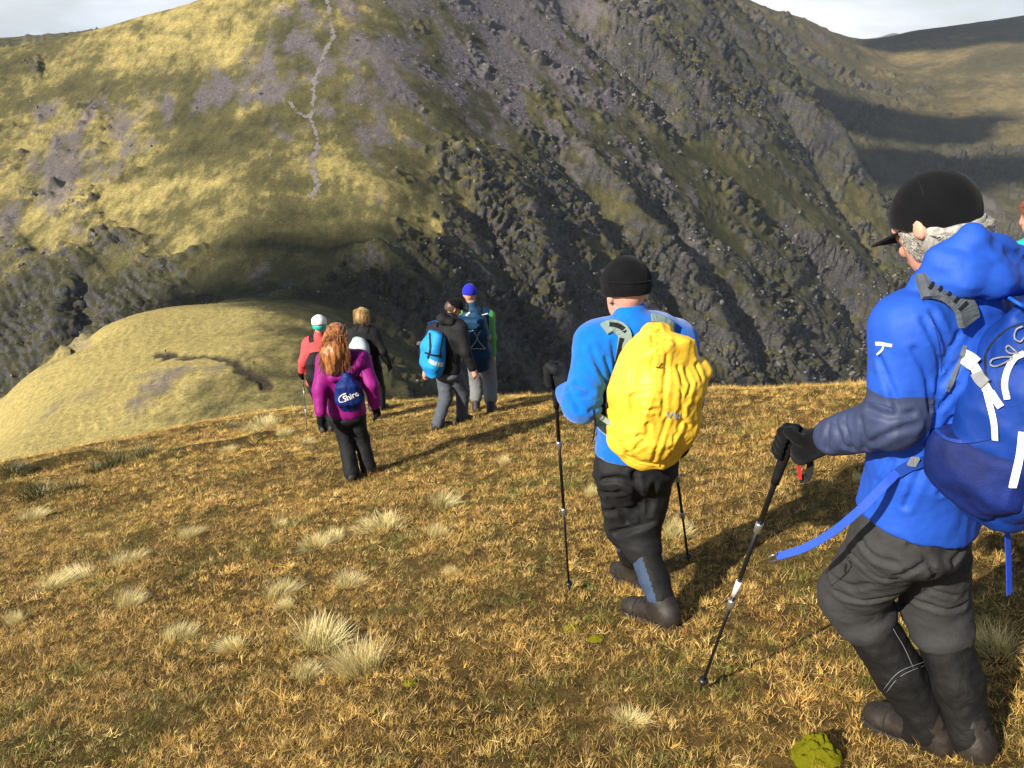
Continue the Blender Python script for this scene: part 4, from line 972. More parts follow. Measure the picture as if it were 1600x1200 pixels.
def sole_part(heel, toe, root, k=1.0, fn=None):
    d = unit(toe - heel); s = unit(np.cross(UPV, d)); u_ = np.cross(d, s); out = []
    n = 28; mid = .5 * (heel + toe) + d * .006; l = .5 * np.linalg.norm(toe - heel) + .058 * k
    for lev, gr in ((-.056, .0), (-.046, .004), (-.030, .004), (-.024, .0)):
        for j in range(n):
            a = 2 * PI * j / n; x = math.cos(a); y = math.sin(a); w = (.046 + .007 * x - .010 * math.exp(-((x + .15) / .3) ** 2)) * k
            out.append(mid + d * (l + gr) * np.sign(x) * abs(x) ** .8 + s * (w + gr) * np.sign(y) * abs(y) ** .75 + u_ * (lev * k + (.004 * ((j % 2) * 2 - 1) if lev < -.05 else 0) + .012 * max(0, x - .6)))
    F_ = [(r * n + j, r * n + (j + 1) % n, (r + 1) * n + (j + 1) % n, (r + 1) * n + j) for r in range(3) for j in range(n)] + [tuple(range(n))[::-1], tuple(range(3 * n, 4 * n))]
    o = MB().add(out, F_).build('sole', M['sole'], root, smooth_shade=False)
    if fn is not None:
        b_ = MB()
        for t_, hh in ((.42, .10), (.52, .09), (.62, .08)):
            c_ = heel + (toe - heel) * t_; P = [c_ + s * .05 * math.cos(a) + u_ * hh * math.sin(a) for a in np.linspace(.7, PI - .7, 9)]; b_.tube(project(fn, P, .002), .003, 5)
        b_.build('lace', M['webblack'], root)
        c_ = heel + (toe - heel) * .80; P = [c_ + s * .06 * math.cos(a) + u_ * .07 * math.sin(a) - u_ * .02 for a in np.linspace(.1, PI - .1, 13)]
        MB().tube(project(fn, P, .001), .0025, 5).build('toe_seam', M['sole'], root)
    return o
def skull_ax(J): return J['hed'], J['hax'][0], J['hax'][1], J['hax'][2]
def beanie_fn(J, k=1.0, low=.02, slouch=.0, rib=None):
    c, s, f, u_ = skull_ax(J); ax = J['hax']; tilt = unit(u_ - .18 * f); cut = c + u_ * low * k
    def fn(p):
        d = ell(p, c + u_ * (.035 + slouch) * k - f * .012 * k, ax, np.array([.094, .114, .108]) * k)
        e = loft(p, [(cut + u_ * .012, .092 * k, .112 * k), (cut + u_ * .055 * k, .095 * k, .115 * k)], s, f, .0)
        d = smin(d, e, .006)
        d = smax(d, -((p - cut) @ (u_ + .12 * f) + 0.0), .006)
        return d - (folds(p, .04, .004, 9, .6) if rib is None else 0)
    return fn
def hair_strands(name, roots, tips, root, mat, n=400, r=.0016, wave=.006, seg=9, seed=1, mids=None):
    """strand bundle: roots / tips are functions of a random generator returning points"""
    g_ = np.random.default_rng(seed); b_ = MB()
    for i in range(n):
        a = roots(g_); pts = tips(g_, a); P = spline(pts, seg); ph = g_.uniform(0, 6.28); w = g_.uniform(.3, 1.) * wave
        t_ = np.linspace(0, 1, seg); off = np.stack([np.sin(t_ * g_.uniform(6, 12) + ph), np.cos(t_ * g_.uniform(5, 11) + ph), .5 * np.sin(t_ * 8 + 2 * ph)], 1) * (w * t_)[:, None]
        b_.tube(P + off, r, 3, radii=r * (1.0 - .75 * t_))
    return b_.build(name, mat, root)

def make_person(key, label, group=None, k=1.0, h=.008, hands=None, skin='skin'):
    J = P_[key]; fn, pts = body_fn(J, k, hands)
    base = .5 * (J['anL'] + J['anR']); base = np.array([base[0], base[1], float(ground(base[0], base[1]))])
    o = sdf_part('person', fn, pts, .16, h, M[skin], None, base)
    tag(o, label, 'person', group or 'hill walkers')
    return o, J
def jp(J, *q): return np.array([J[a] for a in q])
UPPER = ('pel', 'wai', 'che', 'nek', 'shL', 'shR', 'elL', 'elR', 'wrL', 'wrR'); LOWER = ('pel', 'hiL', 'hiR', 'knL', 'knR', 'anL', 'anR')

def trekking_pole(top, tip, label, light=False, group='trekking poles'):
    """grip, strap loop, two-part shaft with clamps, basket and steel tip"""
    base = np.asarray(tip, float); r_ = bpy.data.objects.new('trekking_pole', None); COL.objects.link(r_); r_.location = base; r_.empty_display_size = .1
    top = np.asarray(top, float); ax = unit(top - base); L_ = np.linalg.norm(top - base)
    pt = lambda s_: base + ax * L_ * s_
    ms = M['alu'] if light else M['shaft']
    MB().tube([pt(.04), pt(.42)], .0062, 8).build('lower_shaft', ms, r_); MB().tube([pt(.41), pt(.70)], .0078, 8).build('middle_shaft', ms, r_); MB().tube([pt(.69), pt(.9)], .009, 8).build('upper_shaft', ms, r_)
    MB().tube([pt(0) - ax * .01, pt(.03), pt(.05)], .006, 8, radii=[.002, .005, .008]).build('tip', M['alu'] if light else M['blackplast'], r_)
    MB().tube([pt(.055) - ax * .006, pt(.055), pt(.055) + ax * .006, pt(.055) + ax * .012], .018, 10, radii=[.008, .019, .019, .009]).build('basket', M['blackplast'], r_)
    for s_ in (.41, .695):
        c_ = MB().tube([pt(s_) - ax * .022, pt(s_) - ax * .018, pt(s_) + ax * .018, pt(s_) + ax * .022], .0125, 10, radii=[.009, .0125, .0125, .009]).build('clamp', M['alu'] if not light else M['plast'], r_)
    gp_ = [pt(.84), pt(.86), pt(.90), pt(.93), pt(.96), pt(.985), pt(1.0)]
    MB().tube(gp_, .015, 10, radii=[.0125, .014, .015, .0165, .0155, .0185, .012]).build('grip', M['cork'], r_)
    tag(r_, label, 'trekking pole', group)
    return r_, ax

# ================================================================== THE TWO NEAR WALKERS
def hits(fn, pix, D0, D1, off=0.0, dense=5):
    """first point of a garment met along each pixel's line of sight (then it is a plain point in the world)"""
    pp = spline([(a, b_, 0) for a, b_ in pix], dense * (len(pix) - 1) + 1)[:, :2] if dense > 1 else np.array(pix, float)
    out = []
    Ds = np.linspace(D0, D1, 260)
    for a, b_ in pp:
        d = ray(a, b_); P = (d / d[1])[None] * Ds[:, None]; v = fn(P.astype(np.float32)); i = np.argmax(v < off)
        if v[i] >= off: i = np.argmin(v)
        out.append(P[i])
    return np.array(out)
def on_cloth(name, fn, pix, D, w, th, mat, root, off=None, dense=5, build=True, up=None):
    P = hits(fn, pix, D[0], D[1], th * .6 if off is None else off, dense); n = normal_of(fn, P)
    for _ in range(3): n = np.concatenate([n[:1] + n[1:2], n[:-2] + 2 * n[1:-1] + n[2:], n[-2:-1] + n[-1:]]) if len(n) > 3 else n; n = n / np.linalg.norm(n, axis=1, keepdims=True)
    if up is not None: n = .35 * n + .65 * unit(up)
    b_ = MB().strap(P, w, th, n)
    return b_.build(name, mat, root) if build else b_
def thread(name, fn, lines, D, r, mat, root, off=.001):
    b_ = MB()
    for ln in lines:
        P = hits(fn, ln, D[0], D[1], off); b_.tube(P, r, 5)
    return b_.build(name, mat, root)
def empty(name, loc):
    o = bpy.data.objects.new(name, None); COL.objects.link(o); o.location = loc; o.empty_display_size = .1; return o

# ---------------------------------------------------------------- man in the blue shell jacket
J = P_['blue']
J['hax'] = axes_from(yawdir(-30, -34), UPV)
gc = at(1233, 692, J['wrL'][1] + .045); tip = on_ground(1093, 1080); pax = unit(gc - tip)
wrist = gc + unit(J['wrL'] - gc) * .075
J['wrL'] = wrist + unit(J['elL'] - wrist) * .01
ch = grip_chains(gc, pax, J['wrL'])
man, _ = make_person('blue', "man nearest the camera in bright blue shell jacket, black cap and black gaiters", h=.0105, hands={'L': ch}, skin='skin_pink')
hemA = dict(hemc=at(1446, 812, 2.0), hemn=np.array([.20, 0, 1.0]))
jfs = jacket_fn(J, 1.0, .024, .0, 0, .085, collar=.08, seed=21, arm=1.03, wrist_cut=.05, ka=.05, **hemA)
crA = creases(jfs, [[(1443, 500), (1462, 545), (1468, 580)], [(1455, 490), (1475, 530), (1478, 570)], [(1470, 562), (1497, 522)], [(1468, 602), (1500, 562)], [(1464, 642), (1495, 602)], [(1459, 690), (1490, 652)], [(1466, 590), (1463, 640), (1452, 690)], [(1428, 545), (1448, 590), (1452, 640)], [(1375, 560), (1395, 610), (1402, 642)], [(1308, 660), (1318, 695)], [(1322, 655), (1333, 700)], [(1347, 655), (1352, 700)], [(1297, 664), (1293, 700)], [(1362, 692), (1398, 672), (1432, 664)], [(1360, 640), (1390, 650), (1425, 645)], [(1440, 730), (1415, 790)], [(1500, 700), (1470, 770)], [(1395, 720), (1370, 770)]], (1.5, 2.4), .008, .007)
jfb = jacket_fn(J, 1.0, .024, .0, .006, .085, collar=.08, seed=21, arm=1.03, wrist_cut=.05, ka=.05, **hemA)
jf0 = lambda p: jfb(p) + crA(p)
# crumpled hood lying behind the neck
Bk = -J['F']
h1 = [at(1432, 442, 1.90), at(1468, 405, 1.88), at(1518, 372, 1.88), at(1560, 388, 1.93), at(1605, 405, 1.98)]
h2 = [at(1445, 452, 1.88), at(1500, 440, 1.84), at(1550, 438, 1.86), at(1595, 440, 1.93)]
def hood_fn(p):
    d = chain(p, h1, [.012, .024, .026, .025, .024], .03); d = smin(d, chain(p, h2, [.016, .032, .037, .032], .03), .05)
    d = smin(d, ell(p, at(1522, 412, 1.90), np.array([J['S'], J['F'], UPV]), [.10, .055, .05]), .04)
    return d - folds(p * np.array([.6, 1, 1.5]), .06, .008, 61, .8) - folds(p * np.array([.6, 1, 1.5]), .025, .003, 63)
jf = lambda p: smin(jf0(p), hood_fn(p), .012)
el, sh, wr = J['elL'], J['shL'], J['wrL']
def fore(c):
    c = c.astype(np.float32); d1 = rc(c, el + (sh - el) * .22, wr, .08, .06); d2 = rc(c, sh, el + (sh - el) * .25, .09, .075); d3 = loft(c, torso_stations(J, .03, 1, .03), J['S'], J['F'])
    return (d1 < d2) & (d1 < d3)
jk = sdf_part('jacket', jf, np.concatenate([jp(J, *UPPER), h1, h2]), .20, .0066, M['blue'], man, extra=[(M['navy'], fore)])
on_cloth('sleeve_emblem', jf, [(1368, 537), (1375, 537), (1382, 538)], (1.6, 2.1), .0085, .0012, M['webwhite'], jk, dense=3, off=.0035)
on_cloth('sleeve_emblem', jf, [(1382, 538), (1387, 539), (1394, 540)], (1.6, 2.1), .008, .0012, M['silver'], jk, dense=3, off=.0035)
on_cloth('sleeve_emblem', jf, [(1381, 539), (1378, 547), (1370, 554)], (1.6, 2.1), .0045, .0012, M['webwhite'], jk, dense=3, off=.0035)
tfs = trouser_fn(J, 1.0, .018, 0, .085, 41, .16, (.112, .096, .09)); tfb = trouser_fn(J, 1.0, .018, .007, .085, 41, .16, (.112, .096, .09))
crT = creases(tfs, [[(1330, 862), (1370, 900), (1405, 905)], [(1308, 925), (1350, 938), (1405, 925)], [(1442, 880), (1402, 900)], [(1505, 850), (1472, 900), (1440, 928)], [(1430, 938), (1480, 952), (1505, 945)], [(1482, 902), (1515, 880)], [(1345, 840), (1365, 870), (1400, 880)], [(1300, 900), (1330, 915), (1360, 912)], [(1455, 920), (1490, 930)], [(1420, 850), (1440, 860), (1460, 900)]], (1.5, 2.6), .009, .009)
thread('seam', jf, [[(1442, 468), (1462, 515), (1471, 570), (1466, 640)], [(1350, 628), (1385, 634), (1425, 655)], [(1352, 640), (1348, 700)]][:2], (1.5, 2.3), .0011, M['bluedark'], jk, .001)
tf = lambda p: tfb(p) + crT(p)
tr = sdf_part('trousers', tf, jp(J, *LOWER), .18, .0082, M['charcoal'], man)
thread('zip', tf, [[(1325, 870), (1330, 885), (1318, 900), (1300, 915)]], (1.6, 2.4), .0022, M['blackplast'], tr, .001)
on_cloth('zip_pull', tf, [(1322, 880), (1320, 894)], (1.6, 2.4), .008, .003, M['blackplast'], tr)
for sd_ in 'LR':
    kn, an = J['kn' + sd_], J['an' + sd_]; a0 = kn + (an - kn) * .13; a1 = kn + (an - kn) * .6; a2 = an - UPV * .01
    toe_ = J['to' + sd_]; ft = an + (toe_ - an) * .38 - UPV * .012
    def gf(p, a0=a0, a1=a1, a2=a2, ft=ft, s_=71 + ord(sd_)):
        d = chain(p, [a0, a1, a2], [.082, .076, .062], .02); d = smin(d, rc(p, a2, ft, .058, .050), .03)
        d = smax(d, (p - a0) @ unit(a0 - a1).astype(np.float32) - .012, .01)
        return d - folds(p * np.array([1, 1, 1.3]), .075, .009, s_, .6) - folds(p, .03, .004, s_ + 3)
    g_ = sdf_part('gaiter', gf, np.array([a0, a1, a2, ft]), .13, .006, M['gaiter'], man)
    if sd_ == 'L':
        thread('stitching', gf, [[(1388, 942), (1394, 978), (1412, 1010), (1428, 1045)], [(1322, 958), (1352, 952), (1380, 950)], [(1380, 1078), (1405, 1050), (1450, 1032)], [(1384, 1083), (1408, 1056), (1452, 1037)]], (1.6, 2.5), .0009, M['plast'], g_, .0040)
        on_cloth('drawcord', gf, [(1395, 938), (1408, 946), (1420, 940), (1432, 962), (1425, 985)], (1.6, 2.5), .006, .003, M['blackplast'], g_)
    else:
        thread('stitching', gf, [[(1440, 978), (1462, 985), (1480, 976)], [(1468, 975), (1462, 992)]], (1.6, 2.5), .0009, M['plast'], g_, .0040)
        on_cloth('cuff_logo', gf, [(1482, 996), (1490, 993), (1498, 992)], (1.6, 2.5), .005, .001, M['webwhite'], g_, dense=3)
    bf, bp, heel, toe = boot_fn(J, sd_, 1.12, .1)
    bo = sdf_part('boot', bf, bp, .09, .0055, M['boot'], man)
    sole_part(heel, toe, bo, 1.12, bf)
# glove
ch2 = grip_chains(gc, pax, J['wrL'], 1.0, .0035); cuff = [J['wrL'], J['wrL'] + unit(J['elL'] - J['wrL']) * .06]
glf = lambda p: smin(hand_sdf(p, ch2), rc(p, cuff[0], cuff[1], .036, .042), .02) - folds(p, .03, .002, 5)
sdf_part('glove', glf, np.concatenate([[gc + pax * .06, gc - pax * .06], cuff, [q for c in ch2 for q in c[0]]]), .06, .004, M['blackknit'], man)
# cap
c, s, f, u = skull_ax(J)
cut = at(1470, 346, J['hed'][1]); capn = unit(np.array([-.24, .0, 1.0])); bcen = c + u * .02 + f * .10
def cap_fn(p):
    d = ell(p, c + u * .028 - f * .006, J['hax'], [.088, .112, .104]); d = smax(d, -((p - cut) @ capn.astype(np.float32)), .004)
    q = (p - bcen) @ J['hax'].T.astype(np.float32)
    br = np.sqrt((q[:, 0] / .078) ** 2 + (q[:, 1] / .07) ** 2) - 1; br = smax(br * .07, np.abs(q[:, 2] + .35 * q[:, 0] ** 2 / .05 * .3) - .0035, .004)
    return smin(d, br, .006) - folds(p, .07, .0012, 8)
cap_o = sdf_part('cap', cap_fn, np.array([c + u * .14, c - u * .03, c + f * .2, c - f * .13, c + s * .11, c - s * .11]), .03, .0045, M['blackknit'], man)
b_ = MB()
for a in (0, PI / 3, 2 * PI / 3):
    hd_ = f * math.cos(a) + s * math.sin(a); P = project(cap_fn, [c + u * .03 + .115 * (hd_ * math.cos(q) + u * math.sin(q)) for q in np.linspace(.35, PI - .35, 17)], .0008); b_.tube(P, .0012, 4)
b_.build('seam', M['webblack'], cap_o)
# grey hair below the cap: a soft mass and strands combed back
def hair_fn(p):
    d = ell(p, c + u * .004 - f * .012, J['hax'], [.082, .101, .100])
    d = smax(d, (p - cut - .012 * capn) @ capn.astype(np.float32), .006); d = smax(d, (p - (c + f * .035)) @ unit(f - .25 * u).astype(np.float32), .01)
    d = smax(d, -((p - (c - u * .085)) @ unit(u + .25 * f).astype(np.float32)), .015)
    ear = ell(p, c - u * .002 - f * .006 + s * .09, J['hax'], [.03, .014, .026]); d = smax(d, -ear, .006)
    st = noise3((p - c) @ J['hax'].T / np.array([.03, .05, .016]), 31)
    return d - .006 * st
hr = sdf_part('hair', hair_fn, np.array([c + u * .06, c - u * .1, c - f * .14, c + f * .05, c + s * .1, c - s * .1]), .03, .0045, M['hairgrey'], man)
def h_root(g_): return (g_.uniform(1.85, 3.3), g_.uniform(-.075, .03)) if g_.uniform() < .86 else (g_.uniform(.95, 1.3), g_.uniform(-.06, .01))
def h_tip(g_, a):
    th, z = a; out = []; sg = 1 if g_.uniform() < .8 else -1; dth = g_.uniform(.45, .95) if th > 1.5 else .12; drop = g_.uniform(.02, .06)
    for t_ in (0, .33, .66, 1.0):
        th2 = th + dth * t_; rr = 1.02 + .025 * g_.uniform(); zz = z - drop * t_ ** 1.3 + .012 * math.sin(t_ * 5 + th * 6)
        k_ = math.sqrt(max(.25, 1 - (zz / .12) ** 2)); e_ = c + u * zz - f * .014 + rr * k_ * (f * .108 * math.cos(th2) + s * .089 * math.sin(th2) ); e_ = e_ - capn * max(0., (e_ - cut) @ capn + .004); out.append(e_)
    return out
hair_strands('hair_strands', h_root, h_tip, hr, M['hairgrey'], 1300, .0015, .009, 8, 3)

# trekking pole held by the man in blue
pole, pax = trekking_pole(gc + pax * .062, tip, "black trekking pole with white markings planted beside the man in the blue shell jacket")
pt = lambda a: tip + pax * a
MB().tube([pt(.62), pt(.70)], .0098, 8).build('print', M['webwhite'], pole)
lp = [gc - pax * .03, at(1247, 725, gc[1]), at(1250, 748, gc[1] - .01), at(1262, 745, gc[1] - .01), at(1265, 718, gc[1]), gc + J['F'] * -.02]
MB().strap(spline(lp[:3], 10), .024, .003, yawdir(90)).build('strap_lining', M['redweb'], pole); MB().strap(spline(lp[2:], 12), .026, .003, yawdir(70)).build('wrist_strap', M['webblack'], pole)

# ---------------------------------------------------------------- his blue rucksack
ua = unit(J['nek'] - J['pel']); S_, F_ = J['S'], J['F']
pk = [J['pel'] + ua * a + Bk * b_ for a, b_ in ((.18, .195), (.26, .215), (.38, .225), (.50, .205), (.59, .17))]
pk = [q + S_ * .025 for q in pk]
pst = list(zip(pk, (.125, .165, .165, .150, .105), (.095, .125, .120, .095, .06)))
def pack_fn(p): return loft(p, pst, S_, F_, .05, 3.0) - folds(p, .10, .008, 81, .6) - folds(p, .04, .0025, 83)
bag = empty('rucksack', np.array([*J['pel'][:2], J['pel'][2]])); tag(bag, "blue rucksack with white straps worn by the man nearest the camera", 'rucksack', 'rucksacks on the walkers')
sdf_part('main_compartment', pack_fn, pk, .2, .0062, M['bluepack'], bag)
# bright front panel and lower wrap
pan = [J['pel'] + ua * a + Bk * b_ - S_ * .02 for a, b_ in ((.19, .28), (.31, .315), (.43, .30))]
panel_fn = lambda p: loft(p, list(zip(pan, (.11, .12, .10), (.04, .045, .035))), S_, F_, .04, 2.6) - folds(p, .07, .006, 85, .6)
sdf_part('front_pocket', panel_fn, pan, .15, .0062, M['bluelight'], bag)
lid = [J['pel'] + ua * a + Bk * b_ for a, b_ in ((.525, .23), (.58, .195), (.605, .155))]
lid = [q + S_ * .02 for q in lid]
lid_fn = lambda p: loft(p, list(zip(lid, (.13, .13, .10), (.07, .06, .04))), S_, F_, .04, 2.6) - folds(p, .06, .007, 87, .6)
sdf_part('lid', lid_fn, lid, .16, .0062, M['bluepack'], bag)
mpk = [J['pel'] + ua * a + Bk * b_ + S_ * .170 for a, b_ in ((.215, .155), (.27, .18), (.325, .185))]
mesh_fn = lambda p: loft(p, list(zip(mpk, (.048, .062, .050), (.085, .115, .120))), S_, F_, .03, 2.6) - folds(p * np.array([1, 1, .5]), .05, .006, 89, .7)
sdf_part('side_pocket', mesh_fn, mpk, .15, .006, M['bluemesh'], bag)
allpack = lambda p: np.minimum(np.minimum(pack_fn(p), panel_fn(p)), np.minimum(lid_fn(p), mesh_fn(p)))
DD = (1.45, 2.1)
# shoulder strap over the jacket
both = lambda p: np.minimum(jf(p), pack_fn(p))
ss = on_cloth('shoulder_strap', jfs, [(1436, 448), (1455, 447), (1475, 452), (1494, 464), (1508, 480), (1514, 502)], (1.5, 2.1), .062, .014, M['meshg'], bag, off=.022, dense=10, up=Bk * .9 + UPV * .55 + S_ * .2)
for a, b_ in (((1452, 450), (1458, 441)), ((1467, 453), (1475, 442)), ((1481, 461), (1493, 446)), ((1491, 472), (1501, 460)), ((1499, 484), (1511, 472))):
    on_cloth('strap_slot', jfs, [a, b_], (1.5, 2.1), .006, .003, M['webblack'], bag, off=.031)
nr = J['nek'] - S_ * .10; rp = project(jf, [nr + UPV * .08 + Bk * .10, nr + UPV * .1, nr - S_ * .03 + F_ * .1, nr - S_ * .05 + F_ * .16 - UPV * .15, nr - S_ * .1 + F_ * .1 - UPV * .3], .006)
rp = spline(rp, 20); MB().strap(rp, .06, .012, normal_of(jf, rp)).build('shoulder_strap', M['meshg'], bag)
on_cloth('load_cord', both, [(1508, 540), (1500, 565), (1489, 592), (1480, 612)], DD, .010, .004, M['meshg'], bag)
on_cloth('compression_strap', allpack, [(1512, 545), (1520, 568), (1532, 590), (1550, 622)], DD, .020, .003, M['webwhite'], bag, off=.006)
on_cloth('compression_strap', allpack, [(1537, 596), (1546, 630), (1553, 660), (1555, 688)], DD, .013, .003, M['webwhite'], bag, off=.007)
on_cloth('compression_strap', allpack, [(1548, 612), (1556, 625), (1564, 636)], DD, .016, .003, M['webwhite'], bag, off=.007)
on_cloth('buckle', allpack, [(1503, 556), (1512, 560), (1522, 568)], DD, .034, .010, M['webwhite'], bag, off=.012)
on_cloth('buckle', allpack, [(1526, 582), (1532, 592), (1540, 600)], DD, .026, .008, M['plast'], bag, off=.012)
on_cloth('zip_flap', allpack, [(1600, 552), (1585, 560), (1574, 580), (1570, 602), (1574, 624)], DD, .013, .004, M['webwhite'], bag, off=.006)
on_cloth('zip_flap', allpack, [(1598, 675), (1594, 710), (1586, 745), (1582, 762)], DD, .016, .004, M['webwhite'], bag, off=.006)
thread('zip', allpack, [[(1600, 505), (1575, 514), (1552, 534), (1540, 556), (1541, 585), (1550, 610)]], DD, .0028, M['webblack'], bag)
b_ = MB()
for lp in ([(1583, 558), (1566, 558), (1550, 562), (1548, 570), (1558, 572), (1583, 560)], [(1590, 552), (1576, 540), (1572, 546), (1578, 552), (1592, 552)], [(1598, 510), (1588, 515), (1585, 528), (1594, 534), (1600, 528)]):
    b_.tube(hits(allpack, lp, 1.45, 2.1, .008), .0022, 6)
b_.build('zip_pull', M['plast'], bag)
b_ = MB(); b_.tube(hits(allpack, [(1518, 488), (1524, 470), (1545, 458), (1570, 462), (1600, 480)], 1.45, 2.1, .012), .0045, 6); b_.build('piping', M['bluelight'], bag)
on_cloth('pocket_binding', allpack, [(1462, 672), (1480, 686), (1510, 690), (1545, 684), (1560, 678)], DD, .008, .004, M['bluepack'], bag, off=.004)
# hip belt: short webbing round the jacket, buckle, and the loose end swinging forward
hb = on_cloth('hip_belt', jfs, [(1462, 712), (1440, 722), (1418, 730), (1398, 742)], (1.5, 2.3), .026, .004, M['bluepack'], bag, off=.012)
on_cloth('belt_buckle', jfs, [(1421, 721), (1434, 722)], (1.5, 2.3), .026, .007, M['plast'], bag, off=.018)
d0 = hits(jf, [(1402, 738)], 1.5, 2.3, .01, 1)[0]
lo_ = [d0, at(1380, 760, d0[1] - .02), at(1345, 795, d0[1] - .03), at(1300, 832, d0[1] + .0), at(1255, 857, d0[1] + .03), at(1213, 870, d0[1] + .05)]
P = spline(lo_, 30); MB().strap(P, .021, .0025, [unit(np.array([-.2, -.65, .55 + .5 * i / 30])) for i in range(30)]).build('belt_webbing', M['webblue'], bag)
e0 = lo_[-1]; q = unit(e0 - lo_[-2]); MB().tube([e0 + q * .0 - UPV * .012, e0 + q * .02 - UPV * .008, e0 + q * .022 + UPV * .008, e0 + UPV * .012, e0 - UPV * .012], .0025, 6).build('belt_clip', M['alu'], bag)
r0 = at(1567, 775, 1.9); MB().strap(spline([r0, at(1573, 820, 1.9), at(1576, 880, 1.9), at(1577, 928, 1.9)], 16), .022, .0025, yawdir(150)).build('loose_strap', M['webblue'], bag)

# ---------------------------------------------------------------- man with the yellow bag cover
J = P_['yellow']; S_, F_ = J['S'], J['F']; Bk = -F_
gc = at(866, 586, J['wrL'][1] + .0); tip = on_ground(890, 928); pax = unit(gc - tip)
ch = grip_chains(gc, pax, J['wrL']); tipR = on_ground(1076, 878)
topR = J['wrR'] + F_ * .06; paxR = unit(topR - tipR); chR = grip_chains(topR, paxR, J['wrR'])
man, _ = make_person('yellow', "man in blue fleece and black knit hat carrying the yellow covered rucksack", h=.012, hands={'L': ch, 'R': chR}, skin='skin_pink')
hemB = dict(hemc=at(960, 707, 3.3), hemn=np.array([0, 0, 1.0]))
jfq = jacket_fn(J, 1.0, .022, .0, 0, .09, collar=.0, seed=121, arm=1.10, wrist_cut=.03, **hemB)
crB = creases(jfq, [[(946, 560), (956, 600), (950, 640)], [(934, 565), (948, 615)], [(922, 642), (946, 628)], [(888, 606), (905, 640)], [(902, 600), (925, 612)], [(925, 545), (938, 585)], [(958, 535), (962, 580)], [(893, 622), (918, 618)]], (2.9, 3.7), .010, .010)
jfa = jacket_fn(J, 1.0, .022, .0, .006, .09, collar=.0, seed=121, arm=1.10, wrist_cut=.03, **hemB); jf = lambda p: jfa(p) + crB(p)
cl = [J['nek'] - UPV * .03, J['nek'] + (J['hed'] - J['nek']) * .38]
jf2 = lambda p: smin(jf(p), rc(p, cl[0], cl[1], .078, .066), .02)
jk = sdf_part('fleece', jf2, jp(J, *UPPER), .2, .0085, M['fleece'], man)
tfs = trouser_fn(J, 1.0, .02, 0, .10, 141, .14, (.110, .088, .080)); tfb = trouser_fn(J, 1.0, .02, .008, .10, 141, .14, (.110, .088, .080))
crT = creases(tfs, [[(930, 752), (965, 746), (988, 756)], [(948, 800), (985, 792), (1012, 815)], [(960, 832), (990, 824), (1018, 815)], [(953, 780), (980, 815)], [(990, 740), (1000, 790), (1005, 820)], [(940, 770), (970, 768)], [(1020, 760), (1010, 810)]], (2.9, 3.8), .014, .014)
tf = lambda p: tfb(p) + crT(p)
sdf_part('trousers', tf, jp(J, *LOWER), .2, .0085, M['blackpoly'], man)
for sd_ in 'LR':
    kn, an = J['kn' + sd_], J['an' + sd_]; a0 = kn + (an - kn) * .10; a1 = kn + (an - kn) * .6; a2 = an + (kn - an) * .12
    ln_ = unit(an - kn); side = unit(np.cross(ln_, np.array([0, 1, 0])))
    def gf(p, a0=a0, a1=a1, a2=a2, s_=171 + ord(sd_)):
        return chain(p, [a0, a1, a2], [.072, .068, .062], .02) - folds(p * np.array([1, 1, 1.3]), .07, .006, s_)
    pred = lambda c, a0=a0: ((c - a0) @ np.array([-1., -.25, -.15])) > .038
    sdf_part('gaiter', gf, np.array([a0, a1, a2]), .12, .008, M['gaiter'], man, extra=[(M['gaiterblue'], pred)])
    bf, bp, heel, toe = boot_fn(J, sd_, 1.15, .11)
    bo = sdf_part('boot', bf, bp, .1, .008, M['bootd'], man); sole_part(heel, toe, bo, 1.15, bf)
for hc, hp, wq, eq in ((gc, pax, J['wrL'], J['elL']), (topR, paxR, J['wrR'], J['elR'])):
    c2 = grip_chains(hc, hp, wq, 1.0, .009); cu = [wq, wq + unit(eq - wq) * .05]
    sdf_part('glove', lambda p: smin(hand_sdf(p, c2), rc(p, cu[0], cu[1], .036, .042), .02), np.concatenate([[hc + hp * .06, hc - hp * .06], cu, [q for k_ in c2 for q in k_[0]]]), .06, .0055, M['black'], man)
c, s, f, u = skull_ax(J)
hat = sdf_part('knit_hat', beanie_fn(J, 1.03, -.004, .012), np.array([c + u * .17, c - u * .03, c + f * .14, c - f * .14, c + s * .12, c - s * .12]), .03, .0055, M['blackknit'], man)
hfn = beanie_fn(J, 1.03, -.004, .012)
tn = [c + u * .064 + 1.0 * (f * .125 * math.cos(a) + s * .103 * math.sin(a)) for a in np.linspace(0, 2 * PI, 49)]
MB().tube(project(hfn, tn, .0015), .0035, 5).build('turn_up', M['blackknit'], hat)
trekking_pole(gc + pax * .06, tip, "black trekking pole in the left hand of the man in blue fleece")
trekking_pole(topR + paxR * .06, tipR, "black trekking pole half hidden below the yellow cover")

